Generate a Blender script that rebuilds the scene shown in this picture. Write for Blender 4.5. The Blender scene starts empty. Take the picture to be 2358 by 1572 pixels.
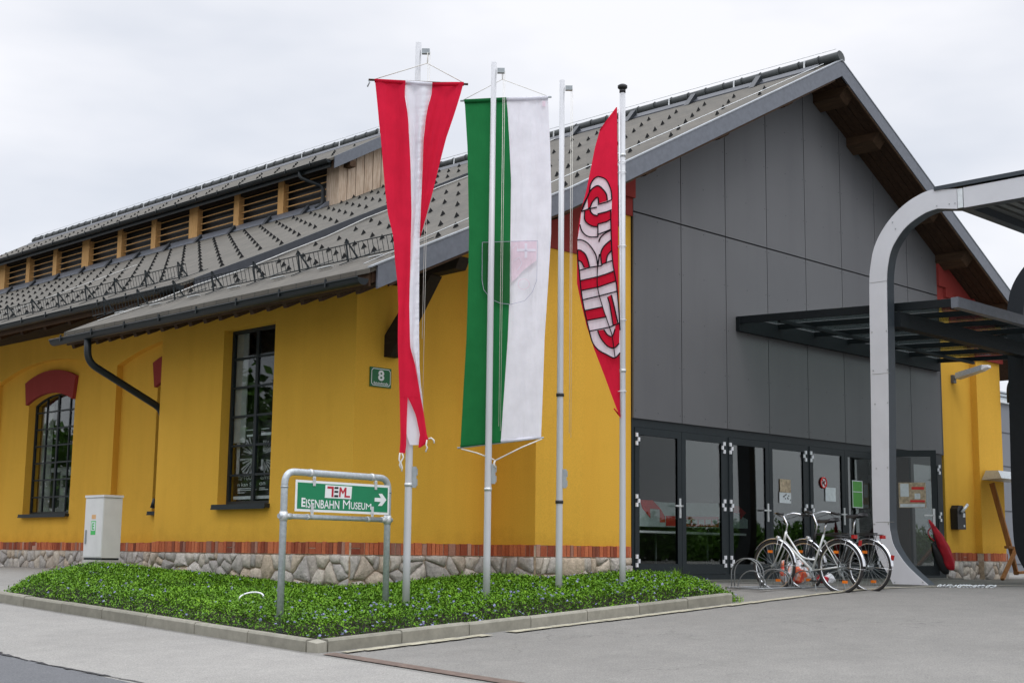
import bpy, bmesh, math, random
import numpy as np
from mathutils import Vector, Matrix
from mathutils.geometry import tessellate_polygon

# ------------------------------------------------------------------ camera
EYE = 0.345
F_PX, YAW, PITCH, ROLL = 3229.18, 0.785425, 0.150233, 0.0118298
_cy, _sy, _cp, _sp = math.cos(YAW), math.sin(YAW), math.cos(PITCH), math.sin(PITCH)
_f = Vector((_cy*_cp, _sy*_cp, _sp)); _r0 = Vector((_sy, -_cy, 0)); _u0 = _r0.cross(_f)
_r = math.cos(ROLL)*_r0 + math.sin(ROLL)*_u0
_u = -math.sin(ROLL)*_r0 + math.cos(ROLL)*_u0
scene = bpy.context.scene
C = scene.collection
cam_d = bpy.data.cameras.new('camera'); cam = bpy.data.objects.new('camera', cam_d); C.objects.link(cam)
cam_d.sensor_width = 36; cam_d.lens = F_PX/2358*36; cam_d.clip_end = 3000; cam_d.clip_start = .1
cam.matrix_world = Matrix(((_r.x, _u.x, -_f.x, 0), (_r.y, _u.y, -_f.y, 0), (_r.z, _u.z, -_f.z, EYE), (0, 0, 0, 1)))
scene.camera = cam

# ------------------------------------------------------------------ sky and light
SUN_EL, SUN_AZ = math.radians(52), math.radians(-118)      # azimuth of the sun seen from the scene, measured from +X
world = bpy.data.worlds.new('World'); scene.world = world; world.use_nodes = True
nt = world.node_tree; nt.nodes.clear()
def wn(t, **k):
    n = nt.nodes.new(t)
    for a, b in k.items(): setattr(n, a, b)
    return n
out = wn('ShaderNodeOutputWorld'); bg = wn('ShaderNodeBackground')
sky = wn('ShaderNodeTexSky', sky_type='NISHITA', sun_disc=False)
sky.sun_elevation = SUN_EL; sky.sun_rotation = math.radians(90) - SUN_AZ
skm = wn('ShaderNodeVectorMath', operation='SCALE'); skm.inputs['Scale'].default_value = .1
tc = wn('ShaderNodeTexCoord'); mp = wn('ShaderNodeMapping'); mp.inputs['Scale'].default_value = (1.5, 1.5, 4.6)
mp.inputs['Location'].default_value = (.6, 2.35, .2)
no = wn('ShaderNodeTexNoise'); no.inputs['Scale'].default_value = 1.25; no.inputs['Detail'].default_value = 5; no.inputs['Roughness'].default_value = .5
rp = wn('ShaderNodeValToRGB'); rp.color_ramp.elements[0].position = .36; rp.color_ramp.elements[1].position = .60
rp.color_ramp.elements[0].color = (.65, .69, .77, 1); rp.color_ramp.elements[1].color = (.955, .955, .99, 1)
sx = wn('ShaderNodeSeparateXYZ')
mr = wn('ShaderNodeMapRange', interpolation_type='SMOOTHSTEP')
mr.inputs['From Min'].default_value = .36; mr.inputs['From Max'].default_value = .95
mr.inputs['To Min'].default_value = 1.0; mr.inputs['To Max'].default_value = 3.3
vm = wn('ShaderNodeVectorMath', operation='SCALE')
mx = wn('ShaderNodeMix', data_type='RGBA'); mx.inputs['Factor'].default_value = .9
L = nt.links.new
L(tc.outputs['Generated'], mp.inputs['Vector']); L(mp.outputs[0], no.inputs['Vector']); L(no.outputs['Fac'], rp.inputs[0])
L(tc.outputs['Generated'], sx.inputs[0]); L(sx.outputs['Z'], mr.inputs['Value'])
L(rp.outputs[0], vm.inputs[0]); L(mr.outputs[0], vm.inputs['Scale'])
L(sky.outputs[0], skm.inputs[0]); L(skm.outputs[0], mx.inputs[6]); L(vm.outputs[0], mx.inputs[7])
L(mx.outputs[2], bg.inputs[0]); L(bg.outputs[0], out.inputs[0])
bg.inputs['Strength'].default_value = 1.10
sd = bpy.data.lights.new('sun', 'SUN'); sd.energy = .6; sd.angle = math.radians(24); sd.color = (1, .965, .91)
so = bpy.data.objects.new('sun', sd); C.objects.link(so)
sdir = Vector((math.cos(SUN_AZ)*math.cos(SUN_EL), math.sin(SUN_AZ)*math.cos(SUN_EL), math.sin(SUN_EL)))
so.rotation_euler = sdir.to_track_quat('Z', 'Y').to_euler(); so.location = (0, 0, 30)
scene.view_settings.view_transform = 'Standard'; scene.view_settings.look = 'None'
scene.view_settings.exposure = 0; scene.view_settings.gamma = 1

# ------------------------------------------------------------------ materials
def lin(c):
    c = [x/255 for x in c]
    return tuple(x/12.92 if x < .04045 else ((x+.055)/1.055)**2.4 for x in c) + (1,)
class NT:
    def __init__(s, name):
        s.m = bpy.data.materials.new(name); s.m.use_nodes = True; s.t = s.m.node_tree
        s.b = s.t.nodes['Principled BSDF']
        s.g = s.t.nodes.new('ShaderNodeNewGeometry')
    def n(s, t, **k):
        n = s.t.nodes.new(t)
        for a, b in k.items(): setattr(n, a, b)
        return n
    def l(s, a, b): s.t.links.new(a, b)
    def map(s, scale=(1, 1, 1), loc=(0, 0, 0)):
        m = s.n('ShaderNodeMapping'); m.inputs['Scale'].default_value = scale; m.inputs['Location'].default_value = loc
        s.l(s.g.outputs['Position'], m.inputs['Vector']); return m.outputs[0]
    def noise(s, scale, detail=4, rough=.55, vec=None):
        n = s.n('ShaderNodeTexNoise'); n.inputs['Scale'].default_value = scale; n.inputs['Detail'].default_value = detail
        n.inputs['Roughness'].default_value = rough; s.l(vec or s.g.outputs['Position'], n.inputs['Vector']); return n.outputs['Fac']
    def ramp(s, fac, stops):
        r = s.n('ShaderNodeValToRGB'); e = r.color_ramp.elements
        while len(e) < len(stops): e.new(.5)
        for i, (p, c) in enumerate(stops):
            e[i].position = p; e[i].color = c if len(c) == 4 else tuple(c)+(1,)
        s.l(fac, r.inputs[0]); return r.outputs[0]
    def mix(s, a, b, fac, mode='MIX'):
        m = s.n('ShaderNodeMix', data_type='RGBA', blend_type=mode)
        for v, i in ((a, 6), (b, 7)):
            if hasattr(v, 'links'): s.l(v, m.inputs[i])
            else: m.inputs[i].default_value = v if len(v) == 4 else tuple(v)+(1,)
        if hasattr(fac, 'links'): s.l(fac, m.inputs[0])
        else: m.inputs[0].default_value = fac
        return m.outputs[2]
    def col(s, c):
        if hasattr(c, 'links'): s.l(c, s.b.inputs['Base Color'])
        else: s.b.inputs['Base Color'].default_value = c if len(c) == 4 else tuple(c)+(1,)
    def bump(s, h, strength=.3, dist=.01):
        b = s.n('ShaderNodeBump'); b.inputs['Strength'].default_value = strength; b.inputs['Distance'].default_value = dist
        s.l(h, b.inputs['Height']); s.l(b.outputs[0], s.b.inputs['Normal'])
    def set(s, rough=.6, metal=0, spec=.5):
        s.b.inputs['Roughness'].default_value = rough; s.b.inputs['Metallic'].default_value = metal
        s.b.inputs['Specular IOR Level'].default_value = spec; return s.m
def plain(name, c, rough=.55, metal=0, var=.12, scale=14, bump=0, spec=.5):
    t = NT(name); c = tuple(c)[:3]
    lo = tuple(x*(1-var) for x in c); hi = tuple(min(1, x*(1+var)) for x in c)
    t.col(t.ramp(t.noise(scale, 5), [(.3, lo), (.7, hi)]))
    if bump: t.bump(t.noise(scale*6, 3), bump, .004)
    return t.set(rough, metal, spec)
def stucco(name, c):
    t = NT(name)
    a = t.ramp(t.noise(.9, 4), [(.3, tuple(x*.97 for x in c)), (.7, tuple(x*1.02 for x in c))])
    b = t.mix(a, t.ramp(t.noise(60, 3), [(.35, (.80, .80, .80)), (.65, (1, 1, 1))]), .55, 'MULTIPLY')
    # rain streaks and grime with a shape of their own
    st = t.ramp(t.noise(3, 4, .6, t.map((1, 1, .12))), [(.45, (1, 1, 1)), (.75, (.91, .89, .86))])
    b = t.mix(b, st, .75, 'MULTIPLY')
    sz = t.n('ShaderNodeSeparateXYZ'); t.l(t.g.outputs['Position'], sz.inputs[0])
    nz = t.n('ShaderNodeMath', operation='MULTIPLY_ADD'); nz.inputs[1].default_value = -.75; t.l(t.noise(3.5, 5, .7), nz.inputs[0]); t.l(sz.outputs['Z'], nz.inputs[2])
    sp = t.ramp(nz.outputs[0], [(.08, (.74, .72, .66)), (.34, (1, 1, 1))])      # mud splashed up from the ground
    bl = t.ramp(t.noise(1.7, 6, .7), [(.56, (1, 1, 1)), (.66, (.97, .965, .95))])
    t.col(t.mix(t.mix(b, sp, .45, 'MULTIPLY'), bl, 1, 'MULTIPLY')); t.bump(t.noise(150, 3), .5, .006)
    return t.set(.92, 0, .2)
YEL = (.765, .432, .054)
M = {}
M['stucco'] = stucco('stucco', YEL)
M['red_paint'] = stucco('red_painted_plaster', (.30, .045, .038))
M['white_wall'] = plain('white_wall', (.6, .6, .58), .9)
def mk_cladding():
    t = NT('grey_cladding'); a = t.ramp(t.noise(.6, 3), [(.3, (.118, .120, .125)), (.7, (.132, .134, .139))])
    b = t.mix(a, t.ramp(t.noise(110, 2), [(.3, (.82, .82, .82)), (.7, (1.1, 1.1, 1.1))]), .6, 'MULTIPLY')
    at = t.n('ShaderNodeAttribute', attribute_name='rnd'); pt = t.ramp(at.outputs['Fac'], [(0, (.93, .93, .94)), (1, (1.06, 1.06, 1.05))])
    rn = t.ramp(t.noise(2.5, 5, .65, t.map((1, 1, .09))), [(.5, (1, 1, 1)), (.72, (.90, .90, .905))])
    t.col(t.mix(t.mix(b, pt, 1, 'MULTIPLY'), rn, .7, 'MULTIPLY')); return t.set(.62, 0, .35)
M['cladding'] = mk_cladding()
M['frame'] = plain('dark_grey_frame', (.015, .021, .024), .5, spec=.3)
M['fascia'] = plain('grey_sheet_metal', (.125, .137, .16), .45, .1)
M['fascia_dark'] = plain('dark_sheet_metal', (.045, .05, .06), .5, .1)
M['gutter'] = plain('dark_gutter_metal', (.009, .013, .015), .45, .0, spec=.35)
M['edge_metal'] = plain('grey_edge_metal', (.30, .32, .34), .5, .3)
M['wire'] = plain('dull_white_wire', (.42, .42, .40), .6)
M['light_metal'] = plain('bright_metal', (.6, .62, .62), .4, .5)
M['galv'] = plain('galvanised_steel', (.42, .46, .48), .42, .35, .16, 30)
M['pole'] = plain('brushed_aluminium', (.50, .505, .52), .42, .15, .03, 3)
M['rack'] = plain('dull_rack_steel', (.20, .21, .215), .5, .3)
M['steel'] = plain('steel', (.33, .36, .37), .35, .6)
M['black'] = plain('black_plastic', (.012, .012, .013), .5)
M['white_paint'] = plain('white_paint', (.74, .75, .78), .5, 0, .04)
M['arch_white'] = plain('white_aluminium_panel', (.56, .57, .60), .5, .0, .05, 2.5)
M['arch_dark'] = plain('dark_steel_paint', (.035, .045, .055), .45, spec=.4)
M['black_steel'] = plain('near_black_steel', (.012, .016, .021), .45)
M['hook'] = plain('black_snow_hook', (.008, .009, .009), .8, 0, .1, 14, 0, .15)
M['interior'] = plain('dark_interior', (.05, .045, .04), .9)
def mk_tile():
    t = NT('roof_tiles')
    br = t.n('ShaderNodeTexBrick'); br.offset = .5
    for k, v in (('Scale', 1), ('Mortar Size', .010), ('Brick Width', .30), ('Row Height', .165), ('Mortar Smooth', .2), ('Bias', 0)): br.inputs[k].default_value = v
    cx = t.n('ShaderNodeSeparateXYZ'); t.l(t.g.outputs['Position'], cx.inputs[0])
    cb = t.n('ShaderNodeCombineXYZ'); t.l(cx.outputs['Y'], cb.inputs['X']); t.l(cx.outputs['X'], cb.inputs['Y']); t.l(cb.outputs[0], br.inputs['Vector'])
    br.inputs['Color1'].default_value = (.094, .086, .071, 1); br.inputs['Color2'].default_value = (.112, .103, .085, 1); br.inputs['Mortar'].default_value = (.055, .052, .046, 1)
    v = t.ramp(t.noise(1.1, 6, .6), [(.3, (.78, .79, .78)), (.7, (1.15, 1.12, 1.1))])
    c = t.mix(br.outputs['Color'], v, .8, 'MULTIPLY')
    li = t.ramp(t.noise(22, 5, .7), [(.62, (0, 0, 0)), (.75, (1, 1, 1))])
    t.col(t.mix(c, (.165, .165, .135), li, 'MIX'))
    t.bump(br.outputs['Fac'], -.7, .02)
    return t.set(.8, 0, .3)
M['tile'] = mk_tile()
M['ridge'] = plain('ridge_tile', (.028, .034, .034), .6, 0, .3, 8)
def mk_wood(name, c1, c2, axis='Z', sc=6, knots=True):
    t = NT(name)
    s = {'Z': (sc, sc, .7), 'Y': (sc, .7, sc), 'X': (.7, sc, sc)}[axis]
    a = t.ramp(t.noise(4, 6, .65, t.map(s)), [(.3, c1), (.7, c2)])
    if knots: a = t.mix(a, tuple(x*.45 for x in c1), t.ramp(t.noise(9, 2), [(.74, (0, 0, 0)), (.78, (1, 1, 1))]), 'MIX')
    t.col(a); t.bump(t.noise(6, 4, .6, t.map(s)), .3, .005); return t.set(.8, 0, .25)
M['pine'] = mk_wood('honey_pine', (.52, .28, .10), (.70, .42, .17))
M['grey_plank'] = mk_wood('weathered_plank', (.34, .24, .165), (.60, .49, .38))
M['dark_wood'] = mk_wood('dark_brown_beam', (.018, .012, .008), (.035, .024, .015), 'Y', 6, False)
M['soffit'] = mk_wood('brown_soffit_board', (.028, .014, .008), (.062, .032, .017), 'X')
M['brown_beam'] = mk_wood('brown_beam', (.045, .025, .014), (.085, .048, .026), 'Y')
M['orange_wood'] = mk_wood('orange_brown_wood', (.20, .085, .025), (.33, .15, .05), 'Z')
M['stone_mortar'] = plain('lime_mortar', (.40, .31, .22), .95, 0, .3, 18, .6)
M['brick_mortar'] = plain('pale_brick_mortar', (.50, .41, .32), .95, 0, .3, 18, .6)
def mk_attr(name, stops, rough=.9, nscale=30, bump=.5, namt=.5, dist=.006, spec=.25):
    t = NT(name); at = t.n('ShaderNodeAttribute', attribute_name='rnd')
    a = t.ramp(at.outputs['Fac'], stops)
    b = t.mix(a, t.ramp(t.noise(nscale, 7, .75), [(.3, (.50, .50, .50)), (.7, (1.25, 1.25, 1.25))]), namt, 'MULTIPLY')
    t.col(b)
    if bump: t.bump(t.noise(nscale*1.5, 5), bump, dist)
    return t.set(rough, 0, spec)
M['stone'] = mk_attr('field_stone', [(0, (.37, .35, .325)), (.25, (.50, .46, .41)), (.5, (.60, .54, .46)), (.68, (.54, .44, .33)), (.85, (.43, .40, .375)), (1, (.66, .61, .545))], .9, 16, .9, .75, .02)
M['brick'] = mk_attr('old_brick', [(0, (.24, .055, .032)), (.3, (.46, .12, .055)), (.65, (.62, .19, .085)), (.88, (.20, .06, .04)), (1, (.62, .36, .27))], .9, 35, .7, .55, .01)
def mk_leaf():
    t = NT('periwinkle_leaf'); at = t.n('ShaderNodeAttribute', attribute_name='rnd')
    a = t.ramp(at.outputs['Fac'], [(0, (.035, .09, .008)), (.4, (.082, .20, .008)), (.75, (.145, .30, .012)), (1, (.24, .40, .026))])
    big = t.ramp(t.noise(1.6, 4, .6), [(.35, (.76, .80, .74)), (.65, (1.2, 1.16, 1.05))])
    t.col(t.mix(a, big, .9, 'MULTIPLY'))
    t.b.inputs['Transmission Weight'].default_value = 0
    return t.set(.6, 0, .22)
M['leaf'] = mk_leaf()
M['flower'] = mk_attr('periwinkle_flower', [(0, (.12, .13, .23)), (1, (.25, .26, .42))], .7, 30, 0, .2)
M['soil'] = plain('dark_soil', (.02, .018, .01), .95, 0, .4, 12, .5)
def mk_asphalt(name, c, var=.12, speck=.5, cracks=False):
    t = NT(name); c = tuple(c)
    a = t.ramp(t.noise(.45, 5, .6), [(.3, tuple(x*(1-var) for x in c)), (.7, tuple(x*(1+var) for x in c))])
    a = t.mix(a, t.ramp(t.noise(3.2, 6, .7), [(.35, (.90, .90, .90)), (.65, (1.06, 1.06, 1.05))]), .8, 'MULTIPLY')
    a = t.mix(a, t.ramp(t.noise(75, 3, .7), [(.34, (.38, .38, .39)), (.66, (1.4, 1.4, 1.38))]), speck, 'MULTIPLY')
    if cracks:
        st = t.ramp(t.noise(1.2, 5, .7, t.map((.25, 1.4, 1))), [(.60, (1, 1, 1)), (.72, (.91, .91, .90))])
        a = t.mix(a, st, .8, 'MULTIPLY')
        sp = t.ramp(t.noise(.9, 7, .75, t.map((1, 1, 1), (9, 3, 0))), [(.60, (1, 1, 1)), (.68, (.88, .88, .88))]); a = t.mix(a, sp, .5, 'MULTIPLY')
        vo = t.n('ShaderNodeTexVoronoi', feature='DISTANCE_TO_EDGE'); vo.inputs['Scale'].default_value = .45
        wp = t.n('ShaderNodeVectorMath', operation='ADD'); nn = t.n('ShaderNodeTexNoise'); nn.inputs['Scale'].default_value = 2.5; nn.inputs['Detail'].default_value = 5; t.l(t.g.outputs['Position'], nn.inputs['Vector'])
        t.l(t.g.outputs['Position'], wp.inputs[0]); t.l(nn.outputs['Color'], wp.inputs[1]); t.l(wp.outputs[0], vo.inputs['Vector'])
        ck = t.ramp(vo.outputs['Distance'], [(.001, (.6, .6, .6)), (.005, (1, 1, 1))]); msk = t.ramp(t.noise(.35, 2), [(.57, (0, 0, 0)), (.63, (1, 1, 1))])
        a = t.mix(a, ck, msk, 'MULTIPLY')
    t.col(a); t.bump(t.noise(120, 3), .5, .004); return t.set(.9, 0, .3)
M['asphalt'] = mk_asphalt('forecourt_asphalt', (.207, .200, .186), .08, .5, True)
M['pavement'] = mk_asphalt('pavement_asphalt', (.275, .266, .249), .07, .5)
M['road'] = mk_asphalt('road_asphalt', (.12, .123, .13), .1, .5)
M['concrete'] = mk_asphalt('old_concrete', (.27, .262, .235), .12, .35)
M['apron'] = mk_asphalt('apron_concrete', (.15, .148, .132), .12, .35)
M['kerb'] = mk_attr('kerb_concrete', [(0, (.225, .215, .175)), (1, (.31, .295, .245))], .92, 7, .5, .5)
M['pale_strip'] = plain('pale_gutter_stones', (.36, .335, .25), .95, 0, .35, 9, .6)
M['rust'] = plain('rusty_drain_strip', (.125, .088, .07), .8, 0, .3, 10)
M['crack'] = plain('broken_asphalt_edge', (.03, .03, .032), .95, 0, .4, 20)
def mk_glass(name, refl, tint=(.9, .95, .93), rough=.01):
    t = NT(name); t.t.nodes.remove(t.b)
    tr = t.n('ShaderNodeBsdfTransparent'); tr.inputs[0].default_value = tint+(1,)
    gl = t.n('ShaderNodeBsdfGlossy'); gl.inputs['Roughness'].default_value = rough; gl.inputs['Color'].default_value = (.93, .96, .97, 1)
    lw = t.n('ShaderNodeLayerWeight'); lw.inputs['Blend'].default_value = .5
    pw = t.n('ShaderNodeMath', operation='POWER'); pw.inputs[1].default_value = 4.0; t.l(lw.outputs['Facing'], pw.inputs[0])
    ad = t.n('ShaderNodeMath', operation='MULTIPLY_ADD'); ad.inputs[1].default_value = .9; ad.inputs[2].default_value = refl; t.l(pw.outputs[0], ad.inputs[0])
    ms = t.n('ShaderNodeMixShader'); t.l(ad.outputs[0], ms.inputs[0]); t.l(tr.outputs[0], ms.inputs[1]); t.l(gl.outputs[0], ms.inputs[2])
    o = [n for n in t.t.nodes if n.type == 'OUTPUT_MATERIAL'][0]; t.l(ms.outputs[0], o.inputs[0]); return t.m
M['glass'] = mk_glass('door_glass', .085, (.66, .70, .68))
M['win_glass'] = mk_glass('window_glass', .02, (.88, .90, .89))
M['canopy_glass'] = mk_glass('canopy_glass', .08, (.80, .87, .85))
M['rafter_dark'] = plain('dark_canopy_steel', (.008, .011, .013), .6, spec=.2)
def mk_cloth(name, c, trans=.35, var=.06):
    t = NT(name); c = tuple(c)
    base = t.ramp(t.noise(5, 3), [(.3, tuple(x*(1-var) for x in c)), (.7, tuple(min(1, x*(1+var)) for x in c))])
    df = t.n('ShaderNodeBsdfDiffuse'); tl = t.n('ShaderNodeBsdfTranslucent'); t.l(base, df.inputs[0]); t.l(base, tl.inputs[0])
    ms = t.n('ShaderNodeMixShader'); ms.inputs[0].default_value = trans
    bp = t.n('ShaderNodeBump'); bp.inputs['Strength'].default_value = .6; bp.inputs['Distance'].default_value = .03
    t.l(t.noise(5, 4, .5, t.map((3, 3, .5))), bp.inputs['Height']); t.l(bp.outputs[0], df.inputs['Normal'])
    t.l(df.outputs[0], ms.inputs[1]); t.l(tl.outputs[0], ms.inputs[2])
    o = [n for n in t.t.nodes if n.type == 'OUTPUT_MATERIAL'][0]; t.l(ms.outputs[0], o.inputs[0]); return t.m
M['flag_red'] = mk_cloth('red_flag_cloth', (.72, .022, .060), .48)
M['flag_white'] = mk_cloth('white_flag_cloth', (.84, .84, .90))
M['flag_green'] = mk_cloth('green_flag_cloth', (.022, .19, .060), .45)
M['flag_green2'] = mk_cloth('green_print', (.03, .15, .05))
M['flag_pink'] = mk_cloth('pale_pink_print', (.82, .68, .75))
M['flag_black'] = mk_cloth('black_print', (.012, .012, .016), .05)
M['flag_grey'] = mk_cloth('grey_print', (.42, .42, .52), .2)
M['rope'] = plain('pale_rope', (.66, .64, .58), .8)
M['sign_green'] = plain('sign_green', (.0, .19, .075), .4, 0, .04)
M['sign_white'] = plain('sign_white', (.74, .76, .76), .45, 0, .03)
M['sign_red'] = plain('sign_red', (.42, .012, .03), .45, 0, .03)
M['plate_green'] = plain('plate_green', (.0, .12, .03), .3, 0, .05)
M['cabinet'] = plain('light_grey_cabinet', (.60, .60, .59), .6, 0, .05, 5)
M['cabinet_base'] = plain('cabinet_base', (.42, .41, .38), .8, 0, .12, 8, .3)
M['sticker_green'] = plain('sticker_green', (.05, .45, .10), .5)
M['sticker_orange'] = plain('sticker_orange', (.62, .36, .16), .5)
M['orange_reflector'] = plain('orange_reflector', (.75, .18, .01), .3)
M['red_reflector'] = plain('red_reflector', (.35, .01, .01), .25)
M['chrome'] = plain('chrome', (.75, .76, .78), .22, .9, .03)
M['silver'] = plain('silver_frame_paint', (.66, .68, .67), .32, .35, .03)
M['tyre'] = plain('tyre_rubber', (.022, .02, .02), .75)
M['jacket'] = plain('red_cloth', (.42, .008, .02), .75, 0, .25, 9, .5)
M['paper'] = plain('paper', (.62, .66, .68), .6)
M['paper_tan'] = plain('poster_tan', (.42, .33, .22), .6, 0, .4, 18)
M['poster_green'] = plain('poster_green', (.09, .33, .06), .6, 0, .1)
M['poster_black'] = plain('poster_black', (.006, .006, .007), .35)
M['poster_grey'] = plain('poster_grey', (.36, .36, .37), .5, 0, .35, 25)
M['bag_mix'] = mk_attr('printed_plastic', [(0, (.60, .05, .03)), (.3, (.75, .22, .08)), (.6, (.75, .72, .74)), (1, (.5, .52, .56))], .35, 12, .8, .6, .02, .5)
M['corrugated'] = plain('corrugated_soffit', (.14, .145, .14), .5, .2, .15, 4)
M['blind'] = plain('grey_blind', (.34, .35, .34), .8, 0, .12, 6)
M['bldg_grey'] = plain('grey_panel_wall', (.17, .18, .20), .6, 0, .05, 1)
M['train_red'] = plain('train_red', (.62, .02, .015), .5)
M['train_grey'] = plain('train_grey', (.50, .58, .58), .5)

# ------------------------------------------------------------------ mesh helpers
ROOT = {}
class MB:
    def __init__(s): s.v = []; s.f = []; s.m = []; s.r = []; s.sm = []; s.cm = 0; s.cr = 0.; s.cs = False
    def add(s, vs, fs):
        o = len(s.v); s.v += [tuple(x) for x in vs]
        for f in fs: s.f.append(tuple(i+o for i in f)); s.m.append(s.cm); s.r.append(s.cr); s.sm.append(s.cs)
    def hexa(s, p):      # 8 points: bottom 4 ccw, top 4
        s.add(p, [(0, 3, 2, 1), (4, 5, 6, 7), (0, 1, 5, 4), (1, 2, 6, 5), (2, 3, 7, 6), (3, 0, 4, 7)])
    def box(s, x0, x1, y0, y1, z0, z1):
        s.hexa([(x0, y0, z0), (x1, y0, z0), (x1, y1, z0), (x0, y1, z0), (x0, y0, z1), (x1, y0, z1), (x1, y1, z1), (x0, y1, z1)])
    def fbox(s, tf, a0, a1, b0, b1, c0, c1):
        s.hexa([tf(a0, b0, c0), tf(a1, b0, c0), tf(a1, b1, c0), tf(a0, b1, c0), tf(a0, b0, c1), tf(a1, b0, c1), tf(a1, b1, c1), tf(a0, b1, c1)])
    def quad(s, a, b, c, d): s.add([a, b, c, d], [(0, 1, 2, 3)])
    def beam(s, a, b, w, h, up=(0, 0, 1)):
        a = Vector(a); b = Vector(b); d = (b-a).normalized(); up = Vector(up); sd_ = d.cross(up).normalized(); u2 = sd_.cross(d).normalized()
        P = []
        for q in (a, b):
            for i, j in ((-1, -1), (1, -1), (1, 1), (-1, 1)): P.append(q+sd_*(i*w/2)+u2*(j*h/2))
        s.hexa([P[0], P[1], P[2], P[3], P[4], P[5], P[6], P[7]])
    def tube(s, pts, r, n=8, cap=True):
        pts = [Vector(p) for p in pts]; R = r if isinstance(r, (list, tuple)) else [r]*len(pts)
        rings = []; prev = None
        for i, p in enumerate(pts):
            if i == 0: d = pts[1]-p
            elif i == len(pts)-1: d = p-pts[i-1]
            else: d = (pts[i+1]-p).normalized()+(p-pts[i-1]).normalized()
            d.normalize()
            if prev is None:
                a = Vector((0, 0, 1)) if abs(d.z) < .9 else Vector((1, 0, 0)); x = d.cross(a).normalized()
            else: x = (prev-d*prev.dot(d)).normalized()
            prev = x; y = d.cross(x)
            rings.append([p+(x*math.cos(2*math.pi*k/n)+y*math.sin(2*math.pi*k/n))*R[i] for k in range(n)])
        vs = [q for g in rings for q in g]; fs = []
        for i in range(len(rings)-1):
            for k in range(n): fs.append((i*n+k, i*n+(k+1) % n, (i+1)*n+(k+1) % n, (i+1)*n+k))
        old = s.cs; s.cs = True; o = len(s.v); s.add(vs, fs); s.cs = old
        if cap:
            s.add([], []); s.f.append(tuple(o+k for k in range(n))[::-1]); s.f.append(tuple(o+(len(rings)-1)*n+k for k in range(n)))
            s.m += [s.cm]*2; s.r += [s.cr]*2; s.sm += [False]*2
    def torus(s, c, ax, R, r, n=40, k=6, a0=0, a1=2*math.pi, x0=None):
        c = Vector(c); ax = Vector(ax).normalized()
        x = Vector(x0).normalized() if x0 else (Vector((0, 0, 1)).cross(ax)).normalized()
        y = ax.cross(x)
        full = abs(a1-a0-2*math.pi) < 1e-6
        pts = [c+(x*math.cos(a0+(a1-a0)*i/n)+y*math.sin(a0+(a1-a0)*i/n))*R for i in range(n+(0 if full else 1))]
        if full: pts = pts+[pts[0], pts[1]]; s.tube(pts[:-1], r, k, False)
        else: s.tube(pts, r, k)
    def prism(s, outer, tf, w0, w1, holes=()):
        loops = [list(outer)]+[list(h) for h in holes]
        flat = [p for lp in loops for p in lp]
        tris = tessellate_polygon([[Vector((p[0], p[1], 0)) for p in lp] for lp in loops])
        n = len(flat); vs = [tf(p[0], p[1], w0) for p in flat]+[tf(p[0], p[1], w1) for p in flat]
        fs = [tuple(t) for t in tris]+[tuple(i+n for i in t)[::-1] for t in tris]
        o = 0
        for lp in loops:
            k = len(lp)
            for i in range(k): a, b = o+i, o+(i+1) % k; fs.append((a, b, b+n, a+n))
            o += k
        s.add(vs, fs)
    def build(s, name, mats, parent=None, fix=True):
        root = ROOT.get(parent.name, Vector((0, 0, 0))) if parent else Vector((0, 0, 0))
        me = bpy.data.meshes.new(name)
        me.from_pydata([tuple(Vector(v)-root) for v in s.v], [], s.f)
        if not isinstance(mats, (list, tuple)): mats = [mats]
        for m in mats: me.materials.append(m)
        me.polygons.foreach_set('material_index', s.m); me.polygons.foreach_set('use_smooth', s.sm)
        if any(s.r):
            at = me.attributes.new('rnd', 'FLOAT', 'FACE'); at.data.foreach_set('value', s.r)
        me.update()
        if fix and len(s.f) < 30000:
            bm = bmesh.new(); bm.from_mesh(me); bmesh.ops.recalc_face_normals(bm, faces=bm.faces); bm.to_mesh(me); bm.free()
        o = bpy.data.objects.new(name, me); C.objects.link(o)
        if parent: o.parent = parent; ROOT[o.name] = root
        return o
def tag(o, label=None, cat=None, group=None, kind=None):
    if label: o['label'] = label
    if cat: o['category'] = cat
    if group: o['group'] = group
    if kind: o['kind'] = kind
    return o
def thing(name, loc, label, cat, group=None):
    o = bpy.data.objects.new(name, None); C.objects.link(o); o.location = loc; o.empty_display_size = .2
    ROOT[o.name] = Vector(loc); return tag(o, label, cat, group)
def top(o, loc):            # give a single-mesh thing its origin at its base
    loc = Vector(loc); o.data.transform(Matrix.Translation(-loc)); o.location = loc; return o
def smooth(o):
    o.data.polygons.foreach_set('use_smooth', [True]*len(o.data.polygons)); return o
def TX(x0):  return lambda u, v, w: (x0+w, u, v)         # wall facing -X: u = Y, v = Z, w = depth into the house
def TY(y0):  return lambda u, v, w: (u, y0+w, v)         # wall facing -Y: u = X
def frame(o, u, v, w):
    o, u, v, w = Vector(o), Vector(u), Vector(v), Vector(w)
    return lambda a, b, c: o+u*a+v*b+w*c
rnd = random.Random(7)
def ray(px, py): return _r*((px-1179)/F_PX)-_u*((py-786)/F_PX)+_f      # a direction measured in the survey photograph
def onplane(px, py, p0, n):
    d = ray(px, py); p0 = Vector(p0); n = Vector(n); o = Vector((0, 0, EYE)); t = (p0-o).dot(n)/d.dot(n); return o+d*t

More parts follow.
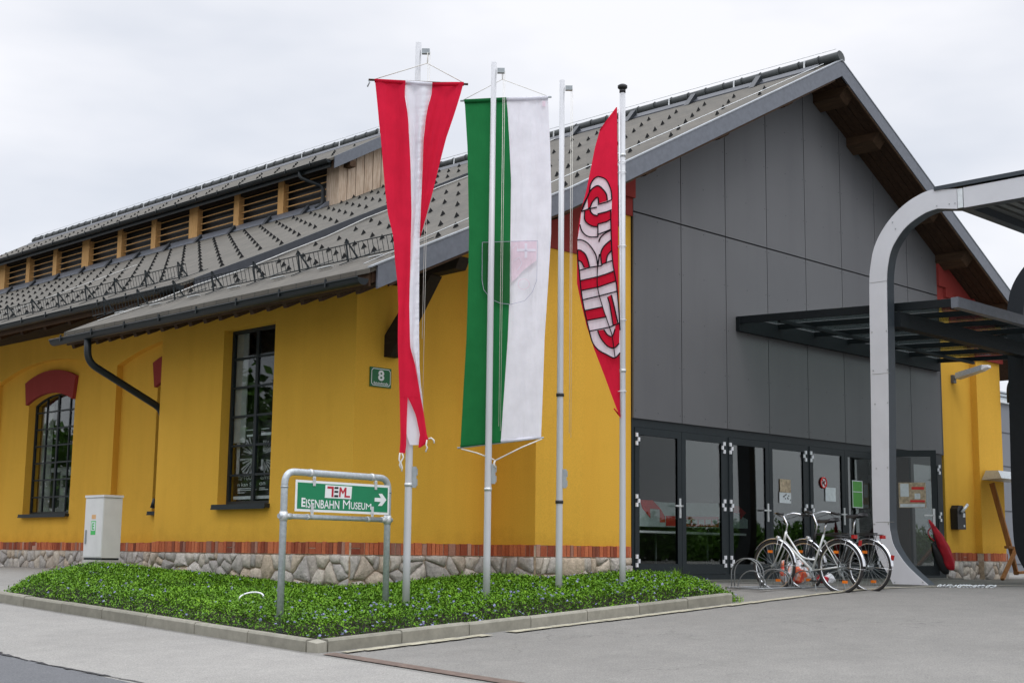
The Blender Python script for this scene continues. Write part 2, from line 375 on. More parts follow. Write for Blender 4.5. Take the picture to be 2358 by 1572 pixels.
# ------------------------------------------------------------------ ground
def G(x, y):
    p = -1.368+.055*x+.04*y; c = -.05; k = .06
    h = max(k-abs(p-c), 0)/k; z = min(p, c)-h*h*k/4
    return max(z, -1.9)
def sheet(name, mat, xs, ys, dz, inside=None, kind='structure'):
    mb = MB(); idx = {}
    for i, x in enumerate(xs):
        for j, y in enumerate(ys): idx[i, j] = len(mb.v); mb.v.append((x, y, G(x, y)+dz))
    for i in range(len(xs)-1):
        for j in range(len(ys)-1):
            if inside and not inside((xs[i]+xs[i+1])/2, (ys[j]+ys[j+1])/2): continue
            mb.f.append((idx[i, j], idx[i+1, j], idx[i+1, j+1], idx[i, j+1])); mb.m.append(0); mb.r.append(0); mb.sm.append(True)
    o = mb.build(name, mat); return tag(o, kind=kind)
ax_ = [-400, -150, -60, -30, -15]+[i*.5-5 for i in range(0, 81)]+[38, 42, 50, 70, 120, 250, 600]
ay_ = [-400, -150, -60, -30, -15]+[i*.5-5 for i in range(0, 81)]+[38, 42, 50, 70, 120, 250, 600]
sheet('ground', M['asphalt'], ax_, ay_, 0)
KX, KY = 7.70, 10.10
ys_p = [-4+.5*i for i in range(0, 29)]
sheet('pavement', M['pavement'], [5.72+(7.62-5.72)*i/4 for i in range(5)], [-12, -8]+ys_p+[10.6+.5*i for i in range(60)], .004)
sheet('pavement', M['pavement'], [7.62+.35*i for i in range(19)], [16.2+.5*i for i in range(60)], .006)
sheet('road', M['road'], [-12, -6, -3, 0, 2, 4, 5, 5.72], [-12, -8]+ys_p+[10.6+.5*i for i in range(60)], .005)
sheet('pavement', M['apron'], [17.6+.5*i for i in range(25)], [10.9, 11.5, 12, 12.5, 13, 13.5], .005)
# ragged edge between pavement and road
mb = MB(); r2 = random.Random(3)
yy = -3.0
while yy < 30:
    w0 = .008+.035*r2.random()**2; x = 5.72+.03*math.sin(yy*2.1)+.03*r2.random()
    d = .10+.14*r2.random(); w1 = .008+.04*r2.random()**2; x1 = 5.72+.03*math.sin((yy+d)*2.1)+.03*r2.random()
    mb.quad((x-w0, yy, G(x, yy)+.010), (x+w0*.7, yy, G(x, yy)+.010), (x1+w1*.7, yy+d, G(x1, yy+d)+.010), (x1-w1, yy+d, G(x1, yy+d)+.010)); yy += d
tag(mb.build('road_crack', M['crack']), kind='structure')
mb = MB()
yy = -4.0
while yy < 9.95:
    mb.quad((7.70, yy, G(7.7, yy)+.009), (7.84, yy, G(7.84, yy)+.009), (7.84, yy+.5, G(7.84, yy+.5)+.009), (7.70, yy+.5, G(7.7, yy+.5)+.009)); yy += .5
tag(mb.build('drain_channel', M['rust']), kind='structure')
mb = MB(); x = 7.9
while x < 21:
    d = .16+.16*r2.random(); w = .05+.04*r2.random(); y0 = 9.95-(.0 if x < 14 else 0)
    if r2.random() > .12 or x > 13.5:
        mb.quad((x, y0-w, G(x, y0)+.011), (x+d-.01, y0-w*.9, G(x+d, y0)+.011), (x+d-.01, y0+w, G(x+d, y0)+.011), (x, y0+w, G(x, y0)+.011))
    x += d
tag(mb.build('gutter_stones', M['pale_strip']), kind='structure')
# kerb stones
mb = MB()
def kerbstone(a, b, w=.11, h=.115):
    a = Vector(a); b = Vector(b); d = (b-a).normalized(); n = Vector((-d.y, d.x)); g = .006
    a2 = a+d*g; b2 = b-d*g; P = []
    mb.cr = .05+.95*rnd.random(); ja = rnd.uniform(-.006, .006)
    pr = [(0, -.25), (0, h-.018), (.016, h), (w, h), (w, -.25)]
    for q in (a2, b2):
        for (o_, z_) in pr: p = q+n*o_; P.append((p.x, p.y, G(q.x, q.y)+z_+ja))
    m = len(pr)
    mb.add(P, [(i, (i+1) % m, m+(i+1) % m, m+i) for i in range(m)]+[tuple(range(m))[::-1], tuple(range(m, 2*m))])
for i in range(7): kerbstone((KX, KY+.14+.9*(i+1)), (KX, KY+.14+.9*i))
kx = KX+.14
for i in range(7):
    ln = .86; kerbstone((kx, KY), (kx+ln, KY)); kx += ln
mb.cr = .9       # the chipped corner stone
z = G(KX, KY)
mb.add([(KX+.01, KY+.13, z-.2), (KX+.05, KY-.0, z-.2), (KX+.13, KY, z-.2), (KX+.13, KY+.12, z-.2), (KX+.005, KY+.13, z+.10), (KX+.04, KY+.03, z+.085), (KX+.13, KY+.005, z+.10), (KX+.12, KY+.12, z+.12)],
       [(0, 1, 5, 4), (1, 2, 6, 5), (2, 3, 7, 6), (3, 0, 4, 7), (4, 5, 6, 7)])
tag(mb.build('kerb', M['kerb']), kind='structure')
# planting bed
BED = [(KX+.11, KY+.11), (14.05, KY+.06), (14.7, 11.2), (15.45, 12.6), (15.75, 13.55), (13.95, 13.5), (13.95, 14.3), (11.5, 14.3), (11.4, 19.2), (10.6, 19.3), (9.7, 18.7), (8.7, 17.7), (8.05, 16.9), (KX+.11, 16.3)]
def inpoly(x, y, P=BED):
    c = False; j = len(P)-1
    for i in range(len(P)):
        if (P[i][1] > y) != (P[j][1] > y) and x < (P[j][0]-P[i][0])*(y-P[i][1])/(P[j][1]-P[i][1])+P[i][0]: c = not c
        j = i
    return c
def edge_d(x, y, P=BED):
    best = 9
    for i in range(len(P)):
        a = P[i]; b = P[(i+1) % len(P)]; dx, dy = b[0]-a[0], b[1]-a[1]
        t = max(0, min(1, ((x-a[0])*dx+(y-a[1])*dy)/(dx*dx+dy*dy))); best = min(best, math.hypot(x-a[0]-t*dx, y-a[1]-t*dy))
    return best
def bump_(x, y):
    return .5+.5*math.sin(x*2.3+1.7*math.sin(y*1.3))*math.cos(y*1.9+math.sin(x*1.1))
def mound(x, y):
    e = min(edge_d(x, y), .32)/.32; dip = math.exp(-((x-10.05)**2+(y-14.2)**2)/.55)
    dw = min(math.hypot(max(11.45-x, 0), max(14.35-y, 0)), math.hypot(max(13.95-x, 0), max(13.46-y, 0)))
    f = min(dw/1.5, 1); f = f*f*(3-2*f)
    return max(.02, .02+(.15*e*e*(3-2*e)+.05*bump_(x, y)*e)*f-.13*dip)
sheet('planting_soil', M['soil'], [KX+.1+.2*i for i in range(42)], [KY+.1+.2*i for i in range(48)], .03, inpoly)

# ------------------------------------------------------------------ museum hall
H = thing('museum_hall', (20.9, 13.6, 0), 'long yellow plastered hall with a grey panelled gable, tiled roof and wooden clerestory', 'building')
XR, ZR = 20.95, 9.06
KF, KR = 7.05, 6.90                                # where both roof slopes flatten towards the eaves
def zf(x):
    d = abs(XR-x); return ZR-.526*d if d < KF else ZR-.526*KF-.472*(d-KF)
def zr(x):
    d = XR-x
    return zf(x) if d < 0 else (9.07-.503*d if d < KR else 9.07-.503*KR-.478*(d-KR))
UND = .22
def arc(cx, hw, z0, rise, n=12):                 # segmental arch points from right to left
    R = (hw*hw+rise*rise)/(2*rise); a = math.asin(hw/R); zc = z0+rise-R
    return [(cx+R*math.sin(a-2*a*i/n), zc+R*math.cos(a-2*a*i/n)) for i in range(n+1)]
# --- plaster walls
def wall(pts, tf, w0, w1, holes=(), mat='stucco', name='wall', parent=None):
    m = MB(); m.prism(pts, tf, w0, w1, holes); return m.build(name, M[mat], parent or H)
BZ = .47
wall([(14.35, BZ), (19.15, BZ), (19.15, 3.96), (14.35, 3.96)], TX(11.45), 0, .32, [[(16.17, 1.0), (17.45, 1.0), (17.45, 3.55), (16.17, 3.55)]])
wall([(11.77, BZ), (13.95, BZ), (13.95, zf(13.95)-UND), (11.77, zf(11.77)-UND)], TY(14.35), 0, .3)
wall([(13.462, BZ), (14.35, BZ), (14.35, 5.1), (13.462, 5.1)], TX(13.95), 0, .25)
CB, CT = BZ, None
ZC1, ZC2 = 4.66, 5.66
wall([(13.952, BZ), (14.95, BZ), (14.95, ZC1), (13.952, ZC1)], TY(13.46), 0, .4)
wall([(14.95, BZ), (16.15, BZ), (16.15, ZC2), (14.95, ZC1+.1)], TY(13.6), 0, .3)
wall([(25.75, BZ), (26.96, BZ), (26.96, ZC1+.12), (25.75, ZC2)], TY(13.6), 0, .3)
wall([(26.96, BZ), (28.0, BZ), (28.0, ZC1), (26.96, ZC1)], TY(13.46), 0, .45)
wall([(13.9, BZ), (50, BZ), (50, 4.9), (13.9, 4.9)], TX(28.0), -.3, 0)                       # far side wall
# far wall of wing end + rear of nave
wall([(11.47, -.4), (13.95, -.4), (13.95, 4.6), (11.47, 3.74)], TY(19.14), -.3, 0)
# stepped red frieze under the verge
def stair(x0, z0, x1, z1, n):
    o = []
    for i in range(n): o += [(x0+(x1-x0)*i/n, z0+(z1-z0)*i/n), (x0+(x1-x0)*(i+1)/n, z0+(z1-z0)*i/n)]
    return o+[(x1, z1)]
for sgn in (1, -1):
    mx_ = (lambda x: x) if sgn == 1 else (lambda x: 2*XR-x)
    pts = [(13.955, ZC1), (14.95, ZC1)]
    pts2 = [(mx_(a), b) for a, b in [(13.955, ZC1), (14.95, ZC1), (14.95, zf(14.95)-UND-.01), (13.955, zf(13.955)-UND-.01)]]
    wall(pts2, TY(13.44), 0, .35, mat='red_paint', name='frieze')
    st = stair(14.95, ZC1+.02, 16.15 if sgn == 1 else 16.29, ZC2+.04, 5)
    top_ = [(st[-1][0], zf(st[-1][0])-UND-.01), (14.95, zf(14.95)-UND-.01)]
    wall([(mx_(a), b) for a, b in st+top_], TY(13.56), 0, .3, mat='red_paint', name='frieze')
    st2 = stair(14.95, ZC1+.34, 16.15 if sgn == 1 else 16.29, ZC2+.30, 5)
    wall([(mx_(a), b) for a, b in st2+top_], TY(13.50), 0, .06, mat='red_paint', name='frieze')
wall([(26.9, 4.42), (28.06, 4.42), (28.06, ZC1+.02), (26.9, ZC1+.02)], TY(13.40), 0, .05, mat='red_paint', name='frieze')
# --- long side wall with blind arches
NX = 13.9
bays = [(20.2, 24.9), (25.45, 30.15), (30.7, 35.4), (35.95, 40.65), (41.2, 45.9)]
holes = []
for a, b in bays:
    c, hw = (a+b)/2, (b-a)/2
    holes.append([(a, BZ+.02)]+[(b, BZ+.02)]+arc(c, hw, 3.93, .36))
outer = [(19.1, BZ), (50, BZ), (50, 5.2), (19.1, 5.2)]
# the outer skin is cut through at the plinth, so piers and spandrels are built as one sheet with arched openings
wall(outer, TX(NX), 0, .13, holes)
WZ0, WZS, WR = 1.06, 3.40, .20
wh = []
for a, b in bays:
    c = (a+b)/2; wh.append([(c-1.02, WZ0), (c+1.02, WZ0)]+arc(c, 1.02, WZS, WR))
wall([(19.1, BZ), (50, BZ), (50, 5.2), (19.1, 5.2)], TX(NX+.131), 0, .3, wh)
# --- cornice beams under the rear eave
m = MB(); m.box(13.30, 13.88, 19.75, 50, 4.80, 5.02); m.build('wall_plate', M['dark_wood'], H)
y = 20.2
while y < 50:
    m = MB(); m.beam((12.35, y, zr(12.35)-.27), (14.2, y, zr(14.2)-.27), .10, .14); m.build('rafter', M['brown_beam'], H); y += .95
# --- windows
def window(tf, c, hw, z0, zs, rise, cols, rows, sill=True, depth=.15):
    """steel glazed window: frame (with bars) > glass, sill"""
    m = MB(); t = .05
    def archz(u):
        if rise <= 0: return zs
        R = (hw*hw+rise*rise)/(2*rise); zc = zs+rise-R; return zc+math.sqrt(max(0, R*R-(u-c)**2))
    outer = [(c-hw, z0), (c+hw, z0)]+(arc(c, hw, zs, rise) if rise > 0 else [(c+hw, zs), (c-hw, zs)])
    inner = [(c-hw+t, z0+t), (c+hw-t, z0+t)]+(arc(c, hw-t, zs-t*.5, rise) if rise > 0 else [(c+hw-t, zs-t), (c-hw+t, zs-t)])
    m.prism(outer, tf, depth, depth+.05, [inner])
    for i in range(1, cols):
        u = c-hw+2*hw*i/cols; b = .017 if not (cols % 2 == 0 and i == cols//2) else .032
        m.fbox(tf, u-b, u+b, z0+t, archz(u)-t*.6, depth+.004, depth+.046)
    top_z = zs+rise
    for j in range(1, rows):
        v = z0+(top_z-z0)*j/rows
        e = 0 if v < zs-.05 else .12
        m.fbox(tf, c-hw+t*.8+e, c+hw-t*.8-e, v-.016, v+.016, depth+.008, depth+.042)
    wo = m.build('window', M['frame'], H)
    m = MB(); m.prism([(c-hw+t*.7, z0+t*.7), (c+hw-t*.7, z0+t*.7)]+([(q[0], q[1]) for q in arc(c, hw-t*.8, zs-t*.5, rise)] if rise > 0 else [(c+hw-t*.7, zs-t*.7), (c-hw+t*.7, zs-t*.7)]), tf, depth+.022, depth+.028)
    m.build('glass', M['win_glass'], wo)
    m = MB(); m.fbox(tf, c-hw-.02, c+hw+.02, z0-.06, z0-.003, -.09, depth+.06); m.fbox(tf, c-hw-.02, c+hw+.02, z0-.075, z0-.055, -.10, -.085)
    m.build('sill', M['frame'], wo)
    return wo
window(TX(11.45), 16.81, .64, 1.0, 3.55, 0, 2, 6)
for a, b in bays[:4]:
    c = (a+b)/2
    window(TX(NX+.131), c, 1.02, WZ0, WZS, WR, 4, 7, depth=.16)
    # red segmental lintel
    m = MB(); o1 = arc(c, 1.12, 3.88, .20); i1 = arc(c, 1.03, 3.40, .20)
    m.prism(o1+i1[::-1], TX(NX+.131), -.075, .14); m.build('lintel', M['red_paint'], H)
# pale blinds / dark rooms behind the windows
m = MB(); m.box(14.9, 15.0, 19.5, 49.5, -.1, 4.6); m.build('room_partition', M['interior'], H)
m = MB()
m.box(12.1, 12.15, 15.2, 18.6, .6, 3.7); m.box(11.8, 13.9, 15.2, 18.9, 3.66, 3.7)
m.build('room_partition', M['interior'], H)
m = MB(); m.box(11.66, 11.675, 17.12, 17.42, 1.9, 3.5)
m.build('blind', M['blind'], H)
for a, b in bays[:2]:
    c = (a+b)/2; m = MB()
    m.box(14.36, 14.375, c+.52, c+1.0, 1.12, 3.38)
    m.box(14.36, 14.375, c-1.0, c+.50, 1.12, 2.05)
    m.build('blind', M['blind'], H)
    m = MB(); m.box(14.35, 14.357, c+.06, c+.46, 1.2, 1.95); m.build('display_board', M['poster_black'], H)
    m = MB(); m.cs = True; m.tube([(14.345, c-.32, 1.62), (14.345, c-.32, 1.86)], .12, 10); m.tube([(14.345, c-.36, 1.15), (14.345, c-.33, 1.64)], .018, 6)
    m.build('display_board', M['poster_black'], H)
# --- plinth: field stones and the brick course
def clip(poly, a, b, c):
    o = []
    for i in range(len(poly)):
        p, q = poly[i], poly[(i+1) % len(poly)]; dp, dq = a*p[0]+b*p[1]-c, a*q[0]+b*q[1]-c
        if dp <= 0: o.append(p)
        if (dp < 0 < dq) or (dq < 0 < dp): t = dp/(dp-dq); o.append((p[0]+(q[0]-p[0])*t, p[1]+(q[1]-p[1])*t))
    return o
def plinth(tf, u0, u1, v0=-.5, v1=.31, sc=.30, seed=1, proud=.02):
    rr = random.Random(seed)
    back = MB(); back.fbox(tf, u0, u1, v0, v1+.0, -.012, .25); back.build('plinth_mortar', M['stone_mortar'], H)
    m = MB(); pts = []
    nx = max(2, int((u1-u0)/(sc*1.15))); ny = 3
    for j in range(ny):
        for i in range(nx): pts.append((u0+(i+.5*(j % 2)+rr.uniform(.0, .9))*(u1-u0)/nx, v0+.18+(j+rr.uniform(.1, .9))*(v1-v0-.18)/ny))
    for i in range(int(nx*1.2)): pts.append((rr.uniform(u0, u1), v1-rr.uniform(.02, .07)))
    pts = [p for k, p in enumerate(pts) if all(math.hypot(p[0]-q[0], p[1]-q[1]) > .055 for q in pts[:k])]
    for k, p in enumerate(pts):
        poly = [(u0, v0), (u1, v0), (u1, v1), (u0, v1)]
        for l, q in enumerate(pts):
            if l == k or abs(q[0]-p[0]) > 1.5: continue
            a, b = q[0]-p[0], q[1]-p[1]; poly = clip(poly, a, b, (q[0]**2+q[1]**2-p[0]**2-p[1]**2)/2)
            if len(poly) < 3: break
        if len(poly) < 3: continue
        cx = sum(a for a, b in poly)/len(poly); cy = sum(b for a, b in poly)/len(poly)
        # subdivide and jitter the outline so that it reads as a rough stone
        out_ = []
        for i in range(len(poly)):
            a, b = poly[i], poly[(i+1) % len(poly)]; n_ = max(1, int(math.hypot(b[0]-a[0], b[1]-a[1])/.07))
            for s_ in range(n_): t = s_/n_; out_.append((a[0]+(b[0]-a[0])*t, a[1]+(b[1]-a[1])*t))
        R = max(.05, math.sqrt(sum((a-cx)**2+(b-cy)**2 for a, b in out_)/len(out_)))
        m.cr = .02+.96*rr.random(); dep = -(proud+.012+.03*rr.random())
        ring1 = []; ring2 = []
        gap = .006/R+.012*rr.random()
        for a, b in out_:
            k1 = 1-gap-rr.uniform(0, .05); ang = math.atan2(b-cy, a-cx)
            # round the corners
            rr_ = math.hypot(a-cx, b-cy); k1 *= 1-.08*max(0, rr_/R-1.2)
            ja, jb = rr.uniform(-.007, .007), rr.uniform(-.007, .007); k2 = rr.uniform(.78, .93); ring1.append((cx+(a-cx)*k1+ja, cy+(b-cy)*k1+jb)); ring2.append((cx+(a-cx)*k1*k2+ja, cy+(b-cy)*k1*k2+jb))
        n_ = len(out_)
        vs = [tf(a, b, .03) for a, b in ring1]+[tf(a, b, dep*.6+.0) for a, b in ring1]+[tf(a, b, dep-rr.uniform(0, .008)) for a, b in ring2]+[tf(cx, cy, dep-.006)]
        fs = [(i, (i+1) % n_, n_+(i+1) % n_, n_+i) for i in range(n_)]+[(n_+i, n_+(i+1) % n_, 2*n_+(i+1) % n_, 2*n_+i) for i in range(n_)]+[(2*n_+i, 2*n_+(i+1) % n_, 3*n_) for i in range(n_)]
        m.cs = True; m.add(vs, fs)
    m.build('stone_plinth', M['stone'], H)
    # soldier course of bricks
    m = MB(); u = u0
    while u < u1-.02:
        w = rr.choice([.07, .075, .08, .085, .14]); w = min(w, u1-u); m.cr = .02+.96*rr.random()
        dz = rr.uniform(-.008, .008); pw = rr.uniform(0, .010)
        if rr.random() < .10 and w > .1:
            m.fbox(tf, u+.004, u+w-.004, v1+.09, v1+.165+dz, -.020-pw, .2); m.cr = rr.random(); m.fbox(tf, u+.004, u+w-.004, v1+.005, v1+.078, -.018-pw, .2)
        else: m.fbox(tf, u+.007, u+w-.007, v1+.006, v1+.16+dz, -.022-pw, .2)
        u += w
    m.build('brick_course', M['brick'], H)
    BR_M = M['brick_mortar']
    m = MB(); m.fbox(tf, u0, u1, v1+.002, v1+.155, -.014, .24); m.build('plinth_mortar', BR_M, H)
plinth(TX(11.45), 14.35, 19.15, sc=.27, seed=3)
plinth(TY(14.35), 11.45, 13.95, sc=.34, seed=5)
plinth(TX(13.95), 13.46, 14.35, sc=.26, seed=6)
plinth(TY(13.46), 13.95, 14.95, sc=.3, seed=8)
plinth(TY(13.60), 14.95, 16.13, sc=.2, seed=9)
plinth(TX(NX), 19.2, 34, sc=.26, seed=12)
plinth(TY(13.6), 25.66, 26.96, sc=.22, seed=14)
plinth(TY(13.46), 26.96, 28.0, sc=.22, seed=15)

# --- grey panelled gable
FY = 13.6
m = MB(); px = [16.15+(25.75-16.15-.12)*i/8 for i in range(9)]; px[-1] = 25.62
gap = .009; zj = 5.57
for i in range(8):
    a, b = px[i]+gap, px[i+1]-gap; m.cr = .05+.9*rnd.random()
    m.prism([(a, 2.39), (b, 2.39), (b, zj-.012), (a, zj-.012)], TY(FY-.045), 0, .03)
    tp = [(b, zf(b)-UND-.015)]+([(XR, ZR-UND-.015)] if a < XR < b else [])+[(a, zf(a)-UND-.015)]
    m.prism([(a, zj+.012), (b, zj+.012)]+tp, TY(FY-.045), 0, .03)
m.build('gable_cladding', M['cladding'], H)
m = MB()
for i in range(8):
    for x in (px[i]+.05, (px[i]+px[i+1])/2, px[i+1]-.05):
        z = 2.5
        while z < zf(x)-UND-.1: m.box(x-.006, x+.006, FY-.048, FY-.044, z-.006, z+.006); z += .75
m.build('cladding_screws', M['black'], H)
m = MB(); m.prism([(16.15, 2.38), (25.75, 2.38), (25.75, zf(25.75)-UND-.02), (XR, ZR-UND-.02), (16.15, zf(16.15)-UND-.02)], TY(FY), 0, .1); m.build('gable_backing', M['black'], H)
for i in range(40):
    pass
# --- roofs
def slope(m, x0, x1, fz, y0, y1, t0, t1):         # sheet between two depths under the roof surface
    for k_ in (XR-KF, XR-KR, XR+KF):
        if x0 < k_-.01 and x1 > k_+.01 and (fz not in (zf, zr) or abs(fz(k_)-.5*(fz(k_-.5)+fz(k_+.5))) > .005):
            slope(m, x0, k_, fz, y0, y1, t0, t1); slope(m, k_, x1, fz, y0, y1, t0, t1); return
    m.hexa([(x0, y0, fz(x0)-t1), (x1, y0, fz(x1)-t1), (x1, y1, fz(x1)-t1), (x0, y1, fz(x0)-t1),
            (x0, y0, fz(x0)-t0), (x1, y0, fz(x1)-t0), (x1, y1, fz(x1)-t0), (x0, y1, fz(x0)-t0)])
YV = 12.79
EXF, EXR = 10.38, 12.05
m = MB(); slope(m, EXF, XR, zf, YV, 20.3, 0, .06); m.build('roof', M['tile'], H)
m = MB(); slope(m, XR, 29.85, zf, YV, 50, 0, .06); m.build('roof', M['tile'], H)
m = MB(); slope(m, EXR, XR, zr, 19.70, 50, 0, .06); m.build('roof', M['tile'], H)
m = MB(); slope(m, EXF+.06, XR, zf, YV+.03, 20.2, .062, UND-.02); m.build('soffit', M['soffit'], H)
m = MB(); slope(m, XR, 29.8, zf, YV+.03, 50, .062, UND-.02); m.build('soffit', M['soffit'], H)
m = MB(); slope(m, EXR+.06, XR, zr, 19.74, 50, .062, .17); m.build('soffit', M['soffit'], H)
# soffit boards under the verge, running with the slope
m = MB()
for k in range(6):
    y0 = YV+.06+k*.128
    slope(m, EXF+.12, XR, lambda x: zf(x)-UND+.018, y0, y0+.118, 0, .018 if k % 2 else .026)
    slope(m, XR, 29.75, lambda x: zf(x)-UND+.018, y0, y0+.118, 0, .018 if k % 2 else .026)
m.build('soffit_boards', M['soffit'], H)
def verge(x0, x1, fz, y, drop, th=.03, mat='fascia', name='verge_board', t0=-.0):
    m = MB(); xs = [x0]+[k_ for k_ in (XR-KF, XR+KF) if x0 < k_ < x1]+[x1]
    m.prism([(x, fz(x)-t0) for x in xs]+[(x, fz(x)-drop) for x in xs[::-1]], TY(y-th), 0, th)
    return m.build(name, M[mat], H)
verge(EXF+.1, XR, zf, YV, .285); verge(XR, 29.85, zf, YV, .285)
# wooden strip below the metal and the bright edge above it
verge(EXF+.3, XR-.2, lambda x: zf(x)-.285, YV+.02, .035, .03, 'brown_beam', 'verge_strip'); verge(XR+.2, 29.7, lambda x: zf(x)-.285, YV+.02, .035, .03, 'brown_beam', 'verge_strip')
m = MB()
for a, b in ((EXF, XR-KF), (XR-KF, XR), (XR, XR+KF), (XR+KF, 29.85)):
    m.hexa([(a, YV-.040, zf(a)+.004), (b, YV-.040, zf(b)+.004), (b, YV+.04, zf(b)+.004), (a, YV+.04, zf(a)+.004),
            (a, YV-.040, zf(a)+.024), (b, YV-.040, zf(b)+.024), (b, YV+.04, zf(b)+.024), (a, YV+.04, zf(a)+.024)])
m.build('verge_edge', M['edge_metal'], H)
verge(EXR+.25, XR-1.2, zr, 19.70, .20, .03, 'fascia_dark')
# purlin heads under the verge
for x in (12.05, 14.0, 15.9, 17.75, 19.6, 21.35, 22.45, 24.4, 25.7, 27.3, 28.9):
    if x > XR or x > 13:
        z = zf(x)-UND-.012
        m = MB(); sgn = 1 if x < XR else -1
        m.hexa([(x-.12, 13.0, zf(x-.12)-UND-.17), (x+.12, 13.0, zf(x+.12)-UND-.17), (x+.12, 13.55, zf(x+.12)-UND-.17), (x-.12, 13.55, zf(x-.12)-UND-.17),
                (x-.12, 12.86, zf(x-.12)-UND-.012), (x+.12, 12.86, zf(x+.12)-UND-.012), (x+.12, 13.55, zf(x+.12)-UND-.012), (x-.12, 13.55, zf(x-.12)-UND-.012)])
        m.build('purlin', M['brown_beam'], H)
# knee brace and purlin over the wing front
m = MB(); bx_ = 12.03
m.hexa([(bx_-.09, 12.98, 3.95), (bx_+.09, 12.98, 3.95), (bx_+.09, 14.34, 3.92), (bx_-.09, 14.34, 3.92), (bx_-.09, 12.90, 4.10), (bx_+.09, 12.90, 4.10), (bx_+.09, 14.34, 4.16), (bx_-.09, 14.34, 4.16)])
m.build('purlin', M['dark_wood'], H)
m = MB()
m.hexa([(bx_-.10, 14.35, 2.93), (bx_+.10, 14.35, 2.93), (bx_+.10, 14.23, 2.93), (bx_-.10, 14.23, 2.93), (bx_-.10, 14.35, 3.22), (bx_+.10, 14.35, 3.22), (bx_+.10, 14.12, 3.06), (bx_-.10, 14.12, 3.06)])
m.hexa([(bx_-.10, 14.35, 3.22), (bx_+.10, 14.35, 3.22), (bx_+.10, 14.12, 3.06), (bx_-.10, 14.12, 3.06), (bx_-.10, 13.66, 3.93), (bx_+.10, 13.66, 3.93), (bx_+.10, 13.44, 3.93), (bx_-.10, 13.44, 3.93)])
m.build('knee_brace', M['dark_wood'], H)
# --- ridge caps, walking board brackets
def ridge(y0, y1, z, name='ridge_cap', parent=None, r=.105, xr=XR, step=1.55):
    m = MB(); m.cs = True; y = y0
    while y < y1-.05:
        e = min(y+.42, y1); m.tube([(xr, y, z+.01), (xr, y+.05, z), (xr, e, z)], [r*1.08, r, r*.97], 10); y += .42
    o = m.build(name, M['ridge'], parent or H)
    m = MB(); y = y0+.7
    while y < y1:
        for sx in (-1, 1): m.beam((xr+sx*.11, y, z-.08), (xr+sx*.10, y, z+.06), .03, .02)
        m.beam((xr, y, z+.09), (xr, y, z+.20), .012, .012); y += step
    m.tube([(xr, y0+.1, z+.17), (xr, y1, z+.17)], .006, 4)
    m.build('lightning_conductor', M['light_metal'], parent or H)
    m = MB()
    m.hexa([(xr-.34, y0+.35, z-.25), (xr-.18, y0+.35, z-.12), (xr-.18, y1, z-.12), (xr-.34, y1, z-.25),
            (xr-.34, y0+.35, z-.225), (xr-.18, y0+.35, z-.095), (xr-.18, y1, z-.095), (xr-.34, y1, z-.225)])
    m.build('ridge_vent', M['fascia_dark'], parent or H)
ridge(YV-.02, 24.9, 9.13)
y = 14.3; 
while y < 24.5:
    m = MB(); x0 = XR-.5
    m.add([(x0, y, zf(x0)+.01), (x0+.3, y, zf(x0+.3)+.01), (x0+.24, y, zf(x0+.24)+.17), (x0, y+.12, zf(x0)+.01), (x0+.3, y+.12, zf(x0+.3)+.01), (x0+.24, y+.12, zf(x0+.24)+.17)],
          [(0, 1, 2), (3, 5, 4), (0, 3, 4, 1), (1, 4, 5, 2), (2, 5, 3, 0)])
    m.build('roof_bracket', M['black_steel'], H); y += 1.5
# --- white lightning conductors lying on the tiles
m = MB()
def on_roof(x, y, fz=zf, h=.03): return (x, y, fz(x)+h)
m.tube([on_roof(XR-.1, 19.45)]+[on_roof(XR-.1-(XR-EXF-.2)*i/12, 19.45, zf, .05-.03*(i % 2)) for i in range(1, 13)], .012, 5)
m.build('lightning_conductor', M['wire'], H); m = MB(); m.tube([on_roof(13.6, 29.6, zr), on_roof(16.9, 29.6, zr)], .010, 5); m.build('lightning_conductor', M['wire'], H); m = MB()
m.tube([on_roof(EXF+.03, 12.95, zf, .06), on_roof(XR-.3, 12.95, zf, .06)], .006, 4)
m.build('lightning_conductor', M['light_metal'], H)
# --- snow hooks: small folded stops on a staggered grid
def hook(x, y, fz, s=1.0):
    m = MB(); dz = -.0
    w = .026*s; h = .10*s; l = .09*s
    a = (x, y-w, fz(x)+.006); b = (x, y+w, fz(x)+.006); c = (x+l*.3, y, fz(x)+h); d = (x+l, y, fz(x+l)+.01)
    m.add([a, b, c, d], [(0, 1, 2), (0, 2, 3), (1, 3, 2)])
    return m
hk = []
for i in range(0, 15):
    for j in range(0, 11):
        x = 11.75+.60*i; y = 13.15+.645*j+(.32 if i % 2 else 0)
        if x < 19.9 and y < 19.25: hk.append((x, y, zf))
for i in range(0, 13):
    for j in range(0, 46):
        x = 12.95+.60*i; y = 19.95+.645*j+.32*(i % 2)
        if x < (18.9 if y > 24.8 else 20.2) and y < 48: hk.append((x, y, zr))
hk.sort(key=lambda t: math.hypot(t[0], t[1]))
for x, y, fz in hk[:100]: hook(x, y, fz).build('snow_hook', M['hook'], H)
m = MB()
for x, y, fz in hk[100:]:
    k = hook(x, y, fz); m.add(k.v, k.f)
tag(m.build('snow_hook', M['hook'], H), kind='stuff')
